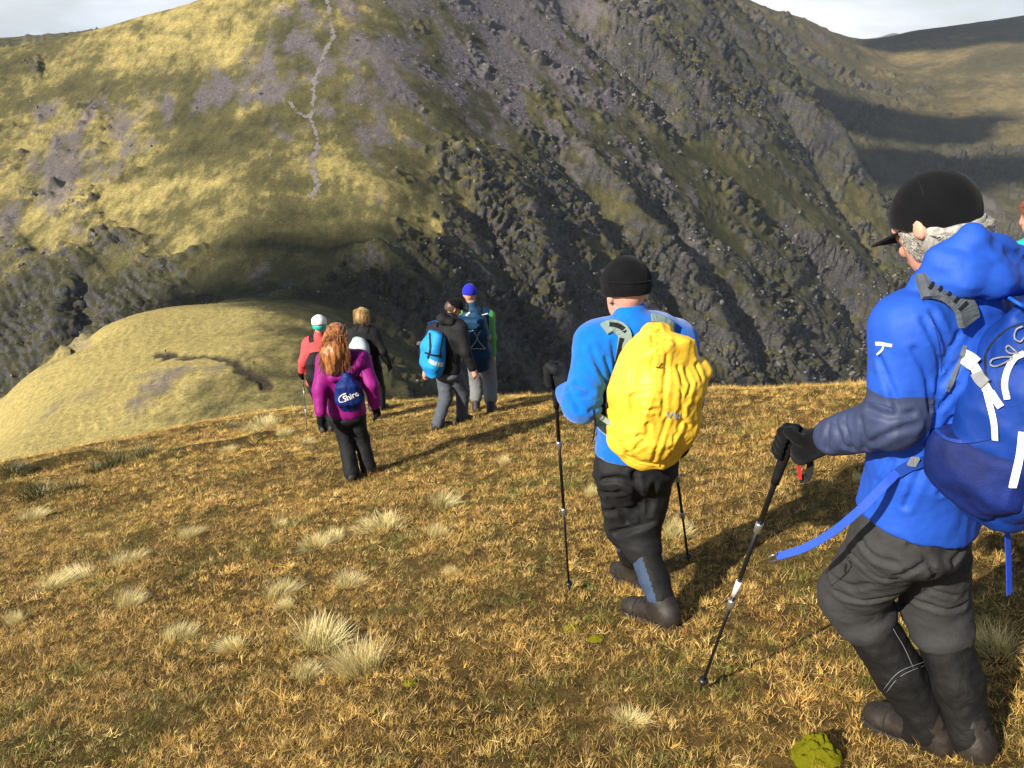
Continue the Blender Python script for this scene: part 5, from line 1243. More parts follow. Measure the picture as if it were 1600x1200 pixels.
# yellow rain cover
bag = empty('covered_rucksack', J['pel']); tag(bag, "rucksack under a bright yellow rain cover on the man in blue fleece", 'rucksack', 'rucksacks on the walkers')
ua = unit(J['nek'] - J['pel'])
def yp(px, py, D): return at(px, py, D)
yk = [yp(1020, 694, 3.05), yp(1022, 655, 3.02), yp(1026, 608, 3.0), yp(1026, 570, 3.03), yp(1014, 543, 3.08)]
yst = list(zip(yk, (.125, .165, .170, .140, .075), (.11, .145, .145, .12, .075)))
def cover0(p):
    d = loft(p, yst, S_, F_, .06, 2.6)
    d = smin(d, rc(p, yp(1050, 605, 2.99), yp(1099, 580, 3.0), .11, .030), .05)          # corner where a pocket stretches it
    d = smin(d, rc(p, yp(972, 690, 3.02), yp(985, 700, 3.02), .055, .05), .05)
    return d
crY = creases(cover0, [[(1012, 512), (1022, 540), (1018, 578)], [(1030, 515), (1028, 548)], [(1042, 530), (1040, 580), (1035, 650)], [(1070, 578), (1080, 600), (1072, 622)], [(1058, 572), (1067, 602)], [(1085, 568), (1096, 592)], [(972, 690), (1000, 680), (1022, 690)], [(982, 706), (1010, 686), (1013, 662)], [(1042, 655), (1030, 690), (1020, 718)], [(1055, 680), (1042, 716)], [(1064, 610), (1067, 640), (1060, 675)], [(985, 620), (1010, 612), (1036, 618)], [(990, 560), (985, 600), (990, 650)], [(1075, 625), (1060, 645), (1075, 665)], [(1004, 640), (1030, 640)]], (2.6, 3.5), .008, .0055)
def cover_fn(p):
    d = cover0(p) + crY(p)
    q = (p - yk[2]) @ np.array([S_, F_, ua]).T.astype(np.float32)
    cr_ = np.abs(noise3(np.stack([q[:, 0] / .10 + q[:, 2] / .5, q[:, 1] / .10, q[:, 2] / .26], -1), 301)); c2 = np.abs(noise3(np.stack([q[:, 0] / .12, q[:, 1] / .12, q[:, 2] / .12], -1) + 5, 303)); c3 = np.abs(noise3(q / .05 + 2, 305))
    return d - .010 * (.4 - cr_ * 1.7) - .004 * (.4 - c2 * 1.7) - .0025 * (.4 - c3 * 1.7)
cv = sdf_part('rain_cover', cover_fn, np.concatenate([yk, [yp(1108, 580, 3.05)]]), .22, .0068, M['yellow'], bag)
m_bird = plain("brown_print", (.14, .06, .01), .6); m_ltr = plain("silver_print", (.55, .62, .66), .3, .4)
YD = (2.6, 3.4)
b_ = MB()
for ln in ([(1024, 573), (1028, 574), (1031, 572), (1034, 567)], [(1028, 574), (1032, 575), (1036, 573)]):
    P = hits(cover_fn, ln, *YD, .004, 3); q = MB().strap(P, .004, .0012, normal_of(cover_fn, P)); b_.add(np.concatenate(q.V), q.F)
b_.build('bird_emblem', m_bird, bag)
for ln in ([(1042, 644), (1046, 653)], [(1046, 653), (1051, 644)], [(1051, 645), (1056, 655)], [(1054, 645), (1056, 655)], [(1056, 655), (1059, 646)], [(1062, 647), (1061, 654)]):
    on_cloth('letter_stroke', cover_fn, ln, YD, .0055, .0012, m_ltr, bag, off=.004, dense=2)
on_cloth('cover_hem', cover_fn, [(958, 700), (975, 712), (1000, 724), (1030, 727)], YD, .010, .006, M['yellow'], bag, off=.003)
jD = (2.9, 3.7)
jf2s = jfq
allf = lambda p: np.minimum(jf2(p), cover_fn(p))
on_cloth('shoulder_strap', jf2s, [(944, 514), (956, 509), (968, 513), (976, 524), (975, 545), (972, 565)], jD, .055, .012, M['sage'], bag, off=.010)
on_cloth('strap_webbing', jf2, [(952, 507), (966, 509), (979, 518)], jD, .022, .004, M['webblack'], bag, off=.014)
on_cloth('strap_webbing', jf2, [(972, 528), (968, 548), (964, 570)], jD, .02, .004, M['webblack'], bag, off=.013)
on_cloth('shoulder_strap', jf2s, [(1018, 497), (1028, 498), (1040, 504), (1052, 514)], jD, .045, .012, M['sage'], bag, off=.010)
on_cloth('hip_pad', jf2s, [(936, 650), (944, 655), (955, 662), (965, 668)], jD, .115, .02, M['sage'], bag, off=.006)
on_cloth('hip_webbing', jf2, [(948, 632), (954, 642), (958, 652)], jD, .02, .004, M['webblack'], bag, off=.022)
on_cloth('side_cord', jf2, [(928, 640), (930, 665), (926, 690)], jD, .008, .004, M['webblack'], bag, off=.01)

# ================================================================== THE WALKERS FURTHER DOWN
def dress(key, label, top, bottom, k=.97, h=.013, skin='skin', hem=.06, boots='bootd', gaiters=None, arm=1.05, amp=.009, top_name='jacket', collar=.05, end=1.0, trad=(.108, .082, .072), gloves=None, extra=None):
    man, J = make_person(key, label, k=k, h=h * 1.25, skin=skin)
    jf = jacket_fn(J, k, .018, .0, amp * .8, .10, collar=collar, seed=len(key) + 300, arm=arm, hemc=J['pel'] - UPV * hem, hemn=UPV)
    jk = sdf_part(top_name, jf, jp(J, *UPPER), .18, h, M[top], man, extra=extra(J) if extra else ())
    tf = trouser_fn(J, k, .018, amp, .11, 400 + len(label), end, trad)
    sdf_part('trousers', tf, jp(J, *LOWER), .17, h, M[bottom], man)
    for sd_ in 'LR':
        kn, an = J['kn' + sd_], J['an' + sd_]
        bf, bp, heel, toe = boot_fn(J, sd_, 1.08 * k, .1 if not gaiters else .2); bo = sdf_part('boot', bf, bp, .09, h * .85, M[boots], man); sole_part(heel, toe, bo, k)
        if gloves and sd_ in gloves:
            hc = finger_chains(J['wr' + sd_], J['wr' + sd_] - J['el' + sd_] - UPV * .1, (J['S'] if sd_ == 'R' else -J['S']), k, .35, sd_ == 'L'); sdf_part('glove', lambda p: hand_sdf(p, hc, k, .004), np.array([q for c_ in hc for q in c_[0]]), .05, .009, M['blackknit'], man)
    return man, J, jf, jk
def head_box(J, r=.2): c = J['hed']; return np.array([c - r, c + r])
def simple_pack(J, st, mat, label, h=.012, seed=500, jf=None, strapm='webblack', amp=.008, name='rucksack', pw=2.8):
    b_ = empty(name, J['pel']); tag(b_, label, 'rucksack', 'rucksacks on the walkers'); S_, F_ = J['S'], J['F']
    fn = lambda p: loft(p, st, S_, F_, .05, pw) - folds(p, .10, amp, seed, .6) - folds(p, .045, amp * .4, seed + 3)
    sdf_part('main_compartment', fn, [q[0] for q in st], .2, h, M[mat], b_)
    if jf is not None:
        for sg in (-1, 1):
            sh = J['nek'] + S_ * sg * .10 ; pp = [sh - F_ * .16 + UPV * .0, sh - F_ * .06 + UPV * .06, sh + F_ * .05 + UPV * .05, sh + F_ * .15 - UPV * .10, sh + F_ * .13 + S_ * sg * .04 - UPV * .26]
            P = project(jf, spline(pp, 16), .008); MB().strap(P, .055, .012, normal_of(jf, P)).build('shoulder_strap', M[strapm], b_)
    return b_, fn
def back_line(J, spec, side=0.0):
    ua = unit(J['nek'] - J['pel']); return [(J['pel'] + ua * a - J['F'] * b_ + J['S'] * side, w, d) for a, b_, w, d in spec]

# ---- purple jacket, long red hair, dark blue drawstring bag
man, J, jf, jk = dress('purple', "woman with long wavy red hair in a purple jacket and black trousers", 'purple', 'black', .95, .011, hem=.10, arm=1.12, amp=.011, gloves='LR', trad=(.098, .076, .078))
S_, F_ = J['S'], J['F']; c, s, f, u = skull_ax(J)
hd = [at(505, 575, 7.12), at(520, 590, 7.08), at(545, 585, 7.07), at(560, 568, 7.1), at(566, 552, 7.15)]
sdf_part('hood', lambda p: chain(p, hd, [.03, .04, .04, .045, .035], .03) - folds(p, .06, .01, 611, .7), hd, .09, .011, M['purple'], man)
hm = [c + u * .03 - f * .02, at(523, 532, 7.12), at(521, 553, 7.06), at(519, 574, 7.04)]
hr = sdf_part('hair', lambda p: smax(chain(p, hm, [.098, .10, .105, .075], .04), (p - (c + f * .04)) @ f.astype(np.float32), .02) - .020 * noise3(p / np.array([.035, .035, .14]), 77) - .008 * noise3(p / np.array([.016, .016, .07]), 78), hm, .15, .010, M['hairred'], man)
def r_(g_): a = g_.uniform(.5, 2 * PI - .5); return c + u * .06 + .085 * (-f * abs(math.cos(a)) * 1.0 + s * math.sin(a)) + u * g_.uniform(-.05, .05)
def t_(g_, a):
    tx, ty = g_.uniform(496, 549), g_.uniform(555, 588) ; e_ = at(tx, ty, 7.04 + g_.uniform(-.05, .03)); m1 = at(.5 * tx + .5 * 524 + g_.uniform(-6, 6), 530, 7.06 + g_.uniform(-.05, .02)); return [a, .5 * a + .5 * m1 - f * .05, m1, e_]
hair_strands('hair_strands', r_, t_, hr, M['hairred'], 560, .0050, .024, 10, 8)
bst = [(at(542, 588, 7.0), .05, .05), (at(543, 605, 6.96), .105, .075), (at(546, 622, 6.96), .125, .08), (at(547, 633, 6.99), .10, .06)]
bag = empty('drawstring_bag', J['pel']); tag(bag, "dark blue drawstring bag with white lettering on the woman in purple", 'bag', 'rucksacks on the walkers')
bfn = lambda p: loft(p, bst, S_, F_, .04, 2.4) - drape(p, .012, 620, .035, .16, .1)
sdf_part('sack', bfn, [q[0] for q in bst], .17, .010, M['darkblue'], bag)
for pa in ([at(529, 586, 7.05), at(520, 565, 7.12), at(515, 556, 7.3)], [at(555, 590, 7.0), at(562, 575, 7.1), at(561, 556, 7.25)], [at(553, 600, 6.93), at(560, 618, 6.95), at(563, 632, 6.98)]):
    MB().tube(spline(pa, 10), .005, 6).build('cord', M['webblack'], bag)
def text_part(name, txt, size, loc, xdir, normal, mat, root, ext=.002, wrap=None):
    cu = bpy.data.curves.new(name, 'FONT'); cu.body = txt; cu.size = size; cu.extrude = ext; cu.align_x = 'CENTER'; cu.align_y = 'CENTER'; cu.offset = size * .012
    tmp = bpy.data.objects.new(name, cu); COL.objects.link(tmp)
    dg = bpy.context.evaluated_depsgraph_get(); me = bpy.data.meshes.new_from_object(tmp.evaluated_get(dg)); bpy.data.objects.remove(tmp); bpy.data.curves.remove(cu)
    x = unit(xdir); z = unit(normal - x * (normal @ x)); y = np.cross(z, x)
    V = np.empty(len(me.vertices) * 3, np.float32); me.vertices.foreach_get('co', V); V = V.reshape(-1, 3)
    Wd = loc + V[:, :1] * x + V[:, 1:2] * y
    if wrap is not None: Wd = project(wrap, Wd, .004); Wd = Wd + normal_of(wrap, Wd) * (V[:, 2:] + ext)
    Wd = Wd - np.array(root.location)
    me.vertices.foreach_set('co', Wd.astype(np.float32).ravel()); me.update(); me.name = name
    return link(name, me, mat, root)
tl = hits(bfn, [(548, 620)], 6.5, 7.4, .012, 1)[0]; ta = hits(bfn, [(537, 623)], 6.5, 7.4, .012, 1)[0]; tb = hits(bfn, [(559, 617)], 6.5, 7.4, .012, 1)[0]
nn = normal_of(bfn, [tl])[0]
text_part('lettering', "Shire", .074, tl, (tb - ta) + UPV * .02, nn, M['webwhite'], bag, wrap=bfn)
sw = hits(bfn, [(541, 615), (535, 617), (530, 622), (531, 628), (538, 628)], 6.5, 7.4, .008, 4); MB().tube(sw, .006, 5, radii=.006 * (1.2 - .7 * np.linspace(0, 1, len(sw)))).build('lettering_swoosh', M['webwhite'], bag)

# ---- black jacket, pale blue rucksack
man, J, jf, jk = dress('black', "person in black jacket and cap walking to the right with a pale blue rucksack", 'black', 'slate', .97, .012, hem=.14, arm=1.1, trad=(.112, .085, .074), collar=.09)
c, s, f, u = skull_ax(J); S_, F_ = J['S'], J['F']
def capf(p):
    cut = c + u * .03; d = smax(ell(p, c + u * .03, J['hax'], [.088, .108, .10]), -((p - cut) @ u.astype(np.float32)), .006); q = (p - (cut + f * .10)) @ J['hax'].T.astype(np.float32)
    return smin(d, smax((np.sqrt((q[:, 0] / .075) ** 2 + (q[:, 1] / .08) ** 2) - 1) * .07, np.abs(q[:, 2]) - .007, .004), .008)
sdf_part('cap', capf, head_box(J), .03, .009, M['blackknit'], man)
sdf_part('hair', lambda p: smax(smax(ell(p, c + u * .01 - f * .01, J['hax'], [.084, .106, .105]), (p - (c + f * .02)) @ f.astype(np.float32), .01), -((p - (c - u * .05)) @ u.astype(np.float32)), .01) - .004 * noise3(p / .02, 5), head_box(J), .03, .009, M['hairbrown'], man)
hdp = [J['nek'] + S_ * .10 - F_ * .07, J['nek'] - F_ * .12 + UPV * .04, J['nek'] - S_ * .10 - F_ * .07 + UPV * .01]
sdf_part('hood', lambda p: chain(p, hdp, [.05, .065, .05], .03) - folds(p, .06, .012, 711, .7), hdp, .1, .012, M['black'], man)
st = back_line(J, [(.0, .22, .12, .09), (.12, .25, .15, .11), (.30, .25, .15, .11), (.45, .20, .12, .08)])
bag, fn = simple_pack(J, st, 'sky', "pale blue rucksack with dark side straps on the person in black cap", jf=jf, seed=520)
for ln in ([(671, 520), (672, 545), (668, 560)], [(693, 520), (689, 545), (688, 560)], [(664, 551), (676, 555), (690, 556)]):
    on_cloth('compression_strap', fn, ln, (8.9, 9.9), .022, .006, M['webblack'], bag, off=.008)
on_cloth('base_panel', fn, [(670, 563), (682, 569), (692, 570)], (8.9, 9.9), .05, .006, M['lgrey'], bag, off=.004)
on_cloth('lid_strap', fn, [(668, 505), (682, 502), (697, 508)], (8.9, 9.9), .03, .006, M['webblue'], bag, off=.004)

# ---- royal blue knit hat, dark rucksack, grey trousers
man, J, jf, jk = dress('beanie', "person in royal blue knit hat, green jacket and pale grey trousers", 'green', 'greyp', .98, .012, hem=.02, gaiters=True, arm=.92, extra=lambda J: [(M['petrol'], lambda c_: np.abs((c_ - J['che']) @ J['S']) < .165)], end=.62, trad=(.118, .092, .085))
c, s, f, u = skull_ax(J)
sdf_part('knit_hat', beanie_fn(J, 1.0, .0, .008), head_box(J), .03, .009, M['beanie'], man)
st = back_line(J, [(-.05, .22, .15, .10), (.12, .26, .19, .13), (.38, .26, .195, .13), (.55, .23, .18, .11), (.64, .2, .13, .08)])
bag, fn = simple_pack(J, st, 'petrol', "large dark petrol blue rucksack on the person in royal blue hat", jf=jf, seed=530)
lf = lambda p: rbox(p, st[3][0] + UPV * .02 - J['F'] * .05, np.array([J['S'], J['F'], UPV]), [.19, .12, .075], .05) - folds(p, .06, .008, 77)
sdf_part('lid', lf, [st[3][0]], .25, .012, M['petrol'], bag)
for k_, ln in enumerate(([(733, 508), (745, 528), (735, 545)], [(757, 508), (746, 528), (758, 545)], [(733, 508), (757, 508)], [(735, 545), (758, 545)])):
    P = hits(fn, ln, 9.6, 10.6, .01); MB().tube(P, .005, 5).build('bungee_cord', M['lgrey'], bag)
P = hits(fn, [(764, 527)], 9.6, 10.6, .012, 1)[0]; nn = normal_of(fn, [P])[0]
MB().tube([P, P + nn * .012], .045, 14).build('round_badge', M['greyp'], bag)
for ln in ([(728, 493), (734, 488)], [(754, 492), (762, 490)]): on_cloth('lid_strap', lambda p: np.minimum(fn(p), lf(p)), ln, (9.6, 10.8), .02, .006, M['webwhite'], bag, off=.008)

# ---- red jacket, white hat
man, J, jf, jk = dress('red', "woman in coral red jacket and white hat at the head of a white pole", 'red', 'black', .92, .012, hem=.02, amp=.007, gloves='L')
c, s, f, u = skull_ax(J)
sdf_part('hat', beanie_fn(J, 1.0, .025, .015), head_box(J), .03, .009, M['white'], man)
bd = lambda p: smax(ell(p, c + u * .02, J['hax'], [.088, .106, .10]), np.abs((p - (c - u * .005)) @ u.astype(np.float32)) - .026, .006)
sdf_part('headband', bd, head_box(J), .03, .009, M['teal'], man)
st = back_line(J, [(.05, .19, .12, .08), (.18, .21, .14, .10), (.36, .2, .13, .09), (.46, .17, .10, .06)])
simple_pack(J, st, 'black', "small black rucksack on the woman in coral red jacket", jf=jf, seed=540)
tipw = on_ground(480, 677); topw = at(472, 576, J['wrL'][1] + .03)
trekking_pole(topw, tipw, "white trekking pole held by the woman in coral red jacket", light=True)

# ---- fair hair, grey rucksack
man, J, jf, jk = dress('fair', "woman with short fair hair in black jacket, half below the brow", 'black', 'black', .95, .012, hem=.12, amp=.008, gloves='LR')
c, s, f, u = skull_ax(J)
hr = sdf_part('hair', lambda p: smax(ell(p, c + u * .012 - f * .012, J['hax'], [.102, .12, .125]), (p - (c + f * .045)) @ f.astype(np.float32), .02) - .009 * noise3(p / np.array([.03, .03, .06]), 15), head_box(J), .03, .009, M['hairfair'], man)
hair_strands('hair_strands', lambda g_: c + u * .12 + s * g_.uniform(-.03, .03) - f * g_.uniform(-.03, .05), lambda g_, a: (lambda th: [a, a + (s * math.sin(th) - f * math.cos(th)) * .09 - u * .04, c + (s * math.sin(th) - f * math.cos(th)) * .125 - u * g_.uniform(.03, .13)])(g_.uniform(-1.8, 1.8)), hr, M['hairfair'], 160, .004, .01, 7, 12)
st = back_line(J, [(.13, .20, .12, .09), (.27, .23, .15, .11), (.43, .22, .145, .10), (.55, .18, .10, .07)], .02)
bag, fn = simple_pack(J, st, 'lgrey', "light grey rucksack on the woman with short fair hair", jf=jf, seed=550)
for ln in ([(575, 530), (579, 548), (578, 562)], [(556, 524), (568, 528)]): on_cloth('compression_strap', fn, ln, (11, 12.2), .016, .006, M['webblack'], bag, off=.006)

# ---- at the right edge
man, J, jf, jk = dress('edge', "person with curly ginger hair in turquoise jacket, cut by the picture edge", 'teal', 'black', .96, .014, hem=.08)
c, s, f, u = skull_ax(J)
hr = sdf_part('hair', lambda p: smax(ell(p, c + u * .02 - f * .012, J['hax'], [.105, .122, .118]), (p - (c + f * .05 - u * .03)) @ unit(f - .6 * u).astype(np.float32), .02) - .014 * noise3(p / .03, 18), head_box(J), .03, .008, M['hairginger'], man)
def er(g_): v = unit(g_.normal(size=3) + u * .6 - f * .5); return c + u * .02 + v * .105
hair_strands('hair_strands', er, lambda g_, a: [a, a + unit(a - c) * .02 + g_.normal(size=3) * .012, a + unit(a - c) * .015 - u * .03 + g_.normal(size=3) * .012], hr, M['hairginger'], 220, .0022, .012, 8, 14)

# ---- five walkers on the knoll, far off
PXV = MP.reshape(-1, 3); zc = PXV[:, 1] * _c - PXV[:, 2] * _s
sx_ = 800 + F_PX * PXV[:, 0] / zc; sy_ = 600 - F_PX * (PXV[:, 1] * _s + PXV[:, 2] * _c) / zc
def terrain_at(px, py, rmax=520):
    k = np.where((np.abs(sx_ - px) < 2.5) & (np.abs(sy_ - py) < 4) & (np.hypot(PXV[:, 0], PXV[:, 1]) < rmax))[0]
    if len(k) == 0: k = np.where((np.abs(sx_ - px) < 8) & (np.abs(sy_ - py) < 14) & (np.hypot(PXV[:, 0], PXV[:, 1]) < rmax))[0]
    return PXV[k[np.argmin(np.hypot(sx_[k] - px, sy_[k] - py))]]
def crest_at(px):
    k = np.where((np.abs(sx_ - px) < 2.0) & (np.hypot(PXV[:, 0], PXV[:, 1]) < 440) & (np.hypot(PXV[:, 0], PXV[:, 1]) > 200))[0]
    top = sy_[k].min(); k = k[(sy_[k] > top + 1.2) & (sy_[k] < top + 5.0)]; return PXV[k[np.argmin(np.abs(sy_[k] - top - 2.0) + (np.hypot(PXV[k, 0], PXV[k, 1]) > 400) * 9)]]
minis = [(318, 478, 'black', "leftmost of the four tiny figures on the crest of the knoll"), (324, 478, 'darkblue', "second from left of the four tiny figures on the knoll crest"), (332, 478, 'charcoal', "third from left of the four tiny figures on the knoll crest"), (340, 478, 'black', "rightmost of the four tiny figures on the crest of the knoll"), (258, 552, 'black', "lone tiny figure beside the dark path across the knoll")]
for i, (px, py, mt, lab) in enumerate(minis):
    b0 = terrain_at(px, py) if i == 4 else crest_at(px); w = .17 * (-1) ** i
    Q = dict(F=yawdir(20), pel=b0 + [0, 0, .92], wai=b0 + [0, .02, 1.08], che=b0 + [0, .03, 1.28], nek=b0 + [0, .04, 1.47], hed=b0 + [0, .06, 1.63], shL=b0 + [-.18, .03, 1.42], shR=b0 + [.18, .03, 1.42], elL=b0 + [-.25, 0, 1.15], elR=b0 + [.25, 0, 1.15], wrL=b0 + [-.23, .18, 1.0], wrR=b0 + [.23, .18, 1.0], hiL=b0 + [-.09, 0, .9], hiR=b0 + [.09, 0, .9], knL=b0 + [-.09, .1 + w, .5], knR=b0 + [.09, .1 - w, .5], anL=b0 + [-.09, w, .09], anR=b0 + [.09, -w, .09], toL=b0 + [-.09, w + .2, .02], toR=b0 + [.09, -w + .2, .02], hax=axes_from(yawdir(10), UPV))
    Q['S'] = np.cross(UPV, Q['F']); fn, pts = body_fn(Q, 1.0)
    man = tag(sdf_part('person', fn, pts, .15, .03, M['skin'], None, b0), lab, 'person', 'far walkers on the knoll')
    sdf_part('jacket', jacket_fn(Q, 1.0, .03, .1, 0, .1), jp(Q, *UPPER), .2, .03, M[mt], man); sdf_part('trousers', trouser_fn(Q, 1.0, .02, 0), jp(Q, *LOWER), .18, .03, M['black'], man)

# ================================================================== GRASS
def blades(n, rad, lmin, lmax, wid, lean, seed, seg=3, droop=.5, bias=(0, 0)):
    g_ = np.random.default_rng(seed); V, Fq, C = [], [], []
    for i in range(n):
        a = g_.uniform(0, 2 * PI); r = rad * math.sqrt(g_.uniform()); az = a + g_.normal() * .9; L_ = g_.uniform(lmin, lmax); le = abs(g_.normal() * .35 + lean) + r / max(rad, 1e-3) * .25
        p = np.array([r * math.cos(a), r * math.sin(a), -.012]); d = np.array([math.cos(az), math.sin(az), 0]); s = np.array([-d[1], d[0], 0]); tw = g_.normal() * .6
        s = s * math.cos(tw) + np.array([0, 0, 1]) * math.sin(tw) * .5; w = wid * g_.uniform(.7, 1.3); b0 = len(V); cv = g_.uniform()
        th = le; bz = np.array([bias[0], bias[1], 0])
        for k in range(seg + 1):
            t_ = k / seg; ww = w * (1 - t_) ** .7
            if k < seg: V += [p - s * ww / 2, p + s * ww / 2]; C += [(cv, t_, 0, 1)] * 2
            else: V += [p]; C += [(cv, t_, 0, 1)]
            p = p + unit(d * math.sin(th) + bz + np.array([0, 0, 1]) * math.cos(th)) * L_ / seg; th += droop * g_.uniform(.3, 1.2)
        for k in range(seg - 1): q = b0 + 2 * k; Fq += [(q, q + 1, q + 3), (q, q + 3, q + 2)]
        q = b0 + 2 * (seg - 1); Fq += [(q, q + 1, q + 2)]
    me = mesh_from("blades", np.array(V), np.array(Fq), True); vcol(me, "bv", np.array(C)); return me
def grass_material(name, instanced, base=None, tip=None, trn=.28):
    m, t, b = newmat(name); t.nodes.remove(b)
    a = N(t, 'ShaderNodeAttribute'); a.attribute_name = "bv"; sp = N(t, 'ShaderNodeSeparateColor'); t.links.new(a.outputs['Color'], sp.inputs[0])
    if instanced:
        i = N(t, 'ShaderNodeAttribute'); i.attribute_type = 'INSTANCER'; i.attribute_name = "tone"; col = i.outputs['Color']
        col = mixc(t, 1.0, col, ramp(t, sp.outputs[0], [(0, (.50, .50, .47)), (.5, (1, .98, .95)), (1, (1.6, 1.54, 1.38))]), 'MULTIPLY')
    else:
        col = mixc(t, 1.0, ramp(t, sp.outputs[1], [(0, base), (.35, tuple((x + y) / 2 for x, y in zip(base, tip))), (.8, tip)]), ramp(t, sp.outputs[0], [(0, (.6, .6, .6)), (1, (1.25, 1.22, 1.15))]), 'MULTIPLY')
    df = N(t, 'ShaderNodeBsdfDiffuse'); tr = N(t, 'ShaderNodeBsdfTranslucent'); ms = N(t, 'ShaderNodeMixShader'); ms.inputs[0].default_value = trn
    gl = N(t, 'ShaderNodeBsdfGlossy'); gl.inputs['Roughness'].default_value = .45; m2 = N(t, 'ShaderNodeMixShader'); m2.inputs[0].default_value = .04
    for q in (df, tr): t.links.new(col, q.inputs['Color'])
    t.links.new(df.outputs[0], ms.inputs[1]); t.links.new(tr.outputs[0], ms.inputs[2]); t.links.new(ms.outputs[0], m2.inputs[1]); t.links.new(gl.outputs[0], m2.inputs[2])
    t.links.new(m2.outputs[0], t.nodes['Material Output'].inputs['Surface']); return m
m_grass = grass_material("turf_grass", True)
src = bpy.data.collections.new("grass_sources")
kinds = [blades(26, .055, .035, .080, 0.0026, .75, 1, 3, .45), blades(26, .055, .04, .09, 0.0025, .95, 2, 3, .4), blades(22, .045, .05, .11, 0.0025, .5, 3, 3, .5), blades(24, .06, .03, .065, 0.0028, 1.1, 4, 3, .3), blades(18, .03, .07, .14, .0026, .35, 5, 3, .55), blades(26, .055, .035, .085, 0.0026, .85, 6, 3, .5)]
for k, me in enumerate(kinds):
    me.materials.append(m_grass); src.objects.link(bpy.data.objects.new("tuft_%02d" % k, me))
def tone_of(x, y, g_):
    p = v2(x, y); n = len(x)
    n1 = fbm(p / 1.1, 3, 701); n2 = fbm(p / .34, 2, 702); n3 = fbm(p / 2.6, 3, 703); n4 = fbm(p / .55, 2, 704); far = smooth(4, 11, y)
    u = g_.uniform(size=n)
    straw = np.array([.42, .285, .095]); pale = np.array([.58, .44, .20]); green = np.array([.150, .155, .036]); rust = np.array([.30, .135, .040]); brown = np.array([.21, .130, .045]); gold = np.array([.47, .325, .105])
    wg = smooth(-.15, .5, n1 * .7 + n2 * .6 - .02) * .72 * (1 - .35 * far); wr = smooth(.05, .6, n3 * .6 + n4 * .5) * .36 * (1 - .6 * far); wp = .07 + .22 * smooth(.25, .6, n4 - n2 * .4); wb = .16 * (1 - .3 * far)
    C = np.where((u < wg)[:, None], green, np.where((u < wg + wr)[:, None], rust, np.where((u < wg + wr + wp)[:, None], pale, np.where((u < wg + wr + wp + wb)[:, None], brown, np.where((g_.uniform(size=n) < .3 + .4 * far)[:, None], gold, straw)))))
    C = C * np.array([1.42, 1.36, 1.16]) * np.exp(g_.normal(size=n) * .25)[:, None] * (1 + .34 * n3 + .28 * n4)[:, None]
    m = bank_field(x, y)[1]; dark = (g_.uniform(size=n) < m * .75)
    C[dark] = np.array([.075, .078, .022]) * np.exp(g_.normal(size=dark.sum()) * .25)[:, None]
    return C, m
PT = []
for (y0, y1, dens, sc0) in ((1.35, 2.6, 1750, .80), (2.6, 4.2, 1450, .85), (4.2, 7.0, 860, .95), (7.0, 11.0, 480, 1.08), (11.0, 17.0, 290, 1.2)):
    xl, xr = -.72 * y1 - 1.2, .72 * y1 + 1.2
    n = int(dens * (y1 - y0) * (xr - xl)); x = rng.uniform(xl, xr, n); y = rng.uniform(y0, y1, n)
    k = np.abs(x) < .70 * y + 1.1
    PT.append(np.stack([x[k], y[k], np.full(k.sum(), sc0)], 1))
PT = np.concatenate(PT); PT = PT[PT[:, 1] < brow_y(PT[:, 0]) + 3.5]
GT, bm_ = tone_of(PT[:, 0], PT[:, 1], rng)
n = len(PT); gz = ground(PT[:, 0], PT[:, 1]); e = .05
slx = (ground(PT[:, 0] + e, PT[:, 1]) - gz) / e; sly = (ground(PT[:, 0], PT[:, 1] + e) - gz) / e
me = bpy.data.meshes.new("turf_grass"); me.vertices.add(n); me.vertices.foreach_set('co', np.stack([PT[:, 0], PT[:, 1], gz - .004], 1).astype(np.float32).ravel())
rot = np.stack([np.arctan(sly) + rng.normal(size=n) * .12, -np.arctan(slx) + rng.normal(size=n) * .12, rng.uniform(0, 2 * PI, n)], 1)
pn = fbm(v2(PT[:, 0], PT[:, 1]) / .5, 2, 731)
scl = PT[:, 2] * np.exp(rng.normal(size=n) * .2) * (1 + .35 * pn) * (1 + .35 * bm_) * .64
idx = rng.choice(6, n, p=[.24, .22, .12, .22, .05, .15]); 
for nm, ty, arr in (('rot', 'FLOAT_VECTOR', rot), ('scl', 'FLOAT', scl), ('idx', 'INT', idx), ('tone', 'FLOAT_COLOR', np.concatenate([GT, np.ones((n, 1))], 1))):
    a = me.attributes.new(nm, ty, 'POINT'); a.data.foreach_set({'FLOAT_VECTOR': 'vector', 'FLOAT_COLOR': 'color'}.get(ty, 'value'), np.ascontiguousarray(arr, dtype=np.int32 if ty == 'INT' else np.float32).ravel())
grass = link("turf_grass", me, m_grass); tag(grass, "short dry golden and green grass covering the hillside", 'grass', kind='stuff')
ng = bpy.data.node_groups.new("grass_scatter", 'GeometryNodeTree'); ng.interface.new_socket("Geometry", in_out='INPUT', socket_type='NodeSocketGeometry'); ng.interface.new_socket("Geometry", in_out='OUTPUT', socket_type='NodeSocketGeometry')
gi, go = N(ng, 'NodeGroupInput'), N(ng, 'NodeGroupOutput'); ip = N(ng, 'GeometryNodeInstanceOnPoints'); ci = N(ng, 'GeometryNodeCollectionInfo'); ci.inputs['Collection'].default_value = src; ci.inputs['Separate Children'].default_value = True; ci.inputs['Reset Children'].default_value = True
def attr(nm, ty): q = N(ng, 'GeometryNodeInputNamedAttribute', data_type=ty); q.inputs['Name'].default_value = nm; return [o for o in q.outputs if o.enabled][0]
e2r = N(ng, 'FunctionNodeEulerToRotation')
LN = ng.links.new
LN(gi.outputs[0], ip.inputs['Points']); LN(ci.outputs[0], ip.inputs['Instance']); ip.inputs['Pick Instance'].default_value = True
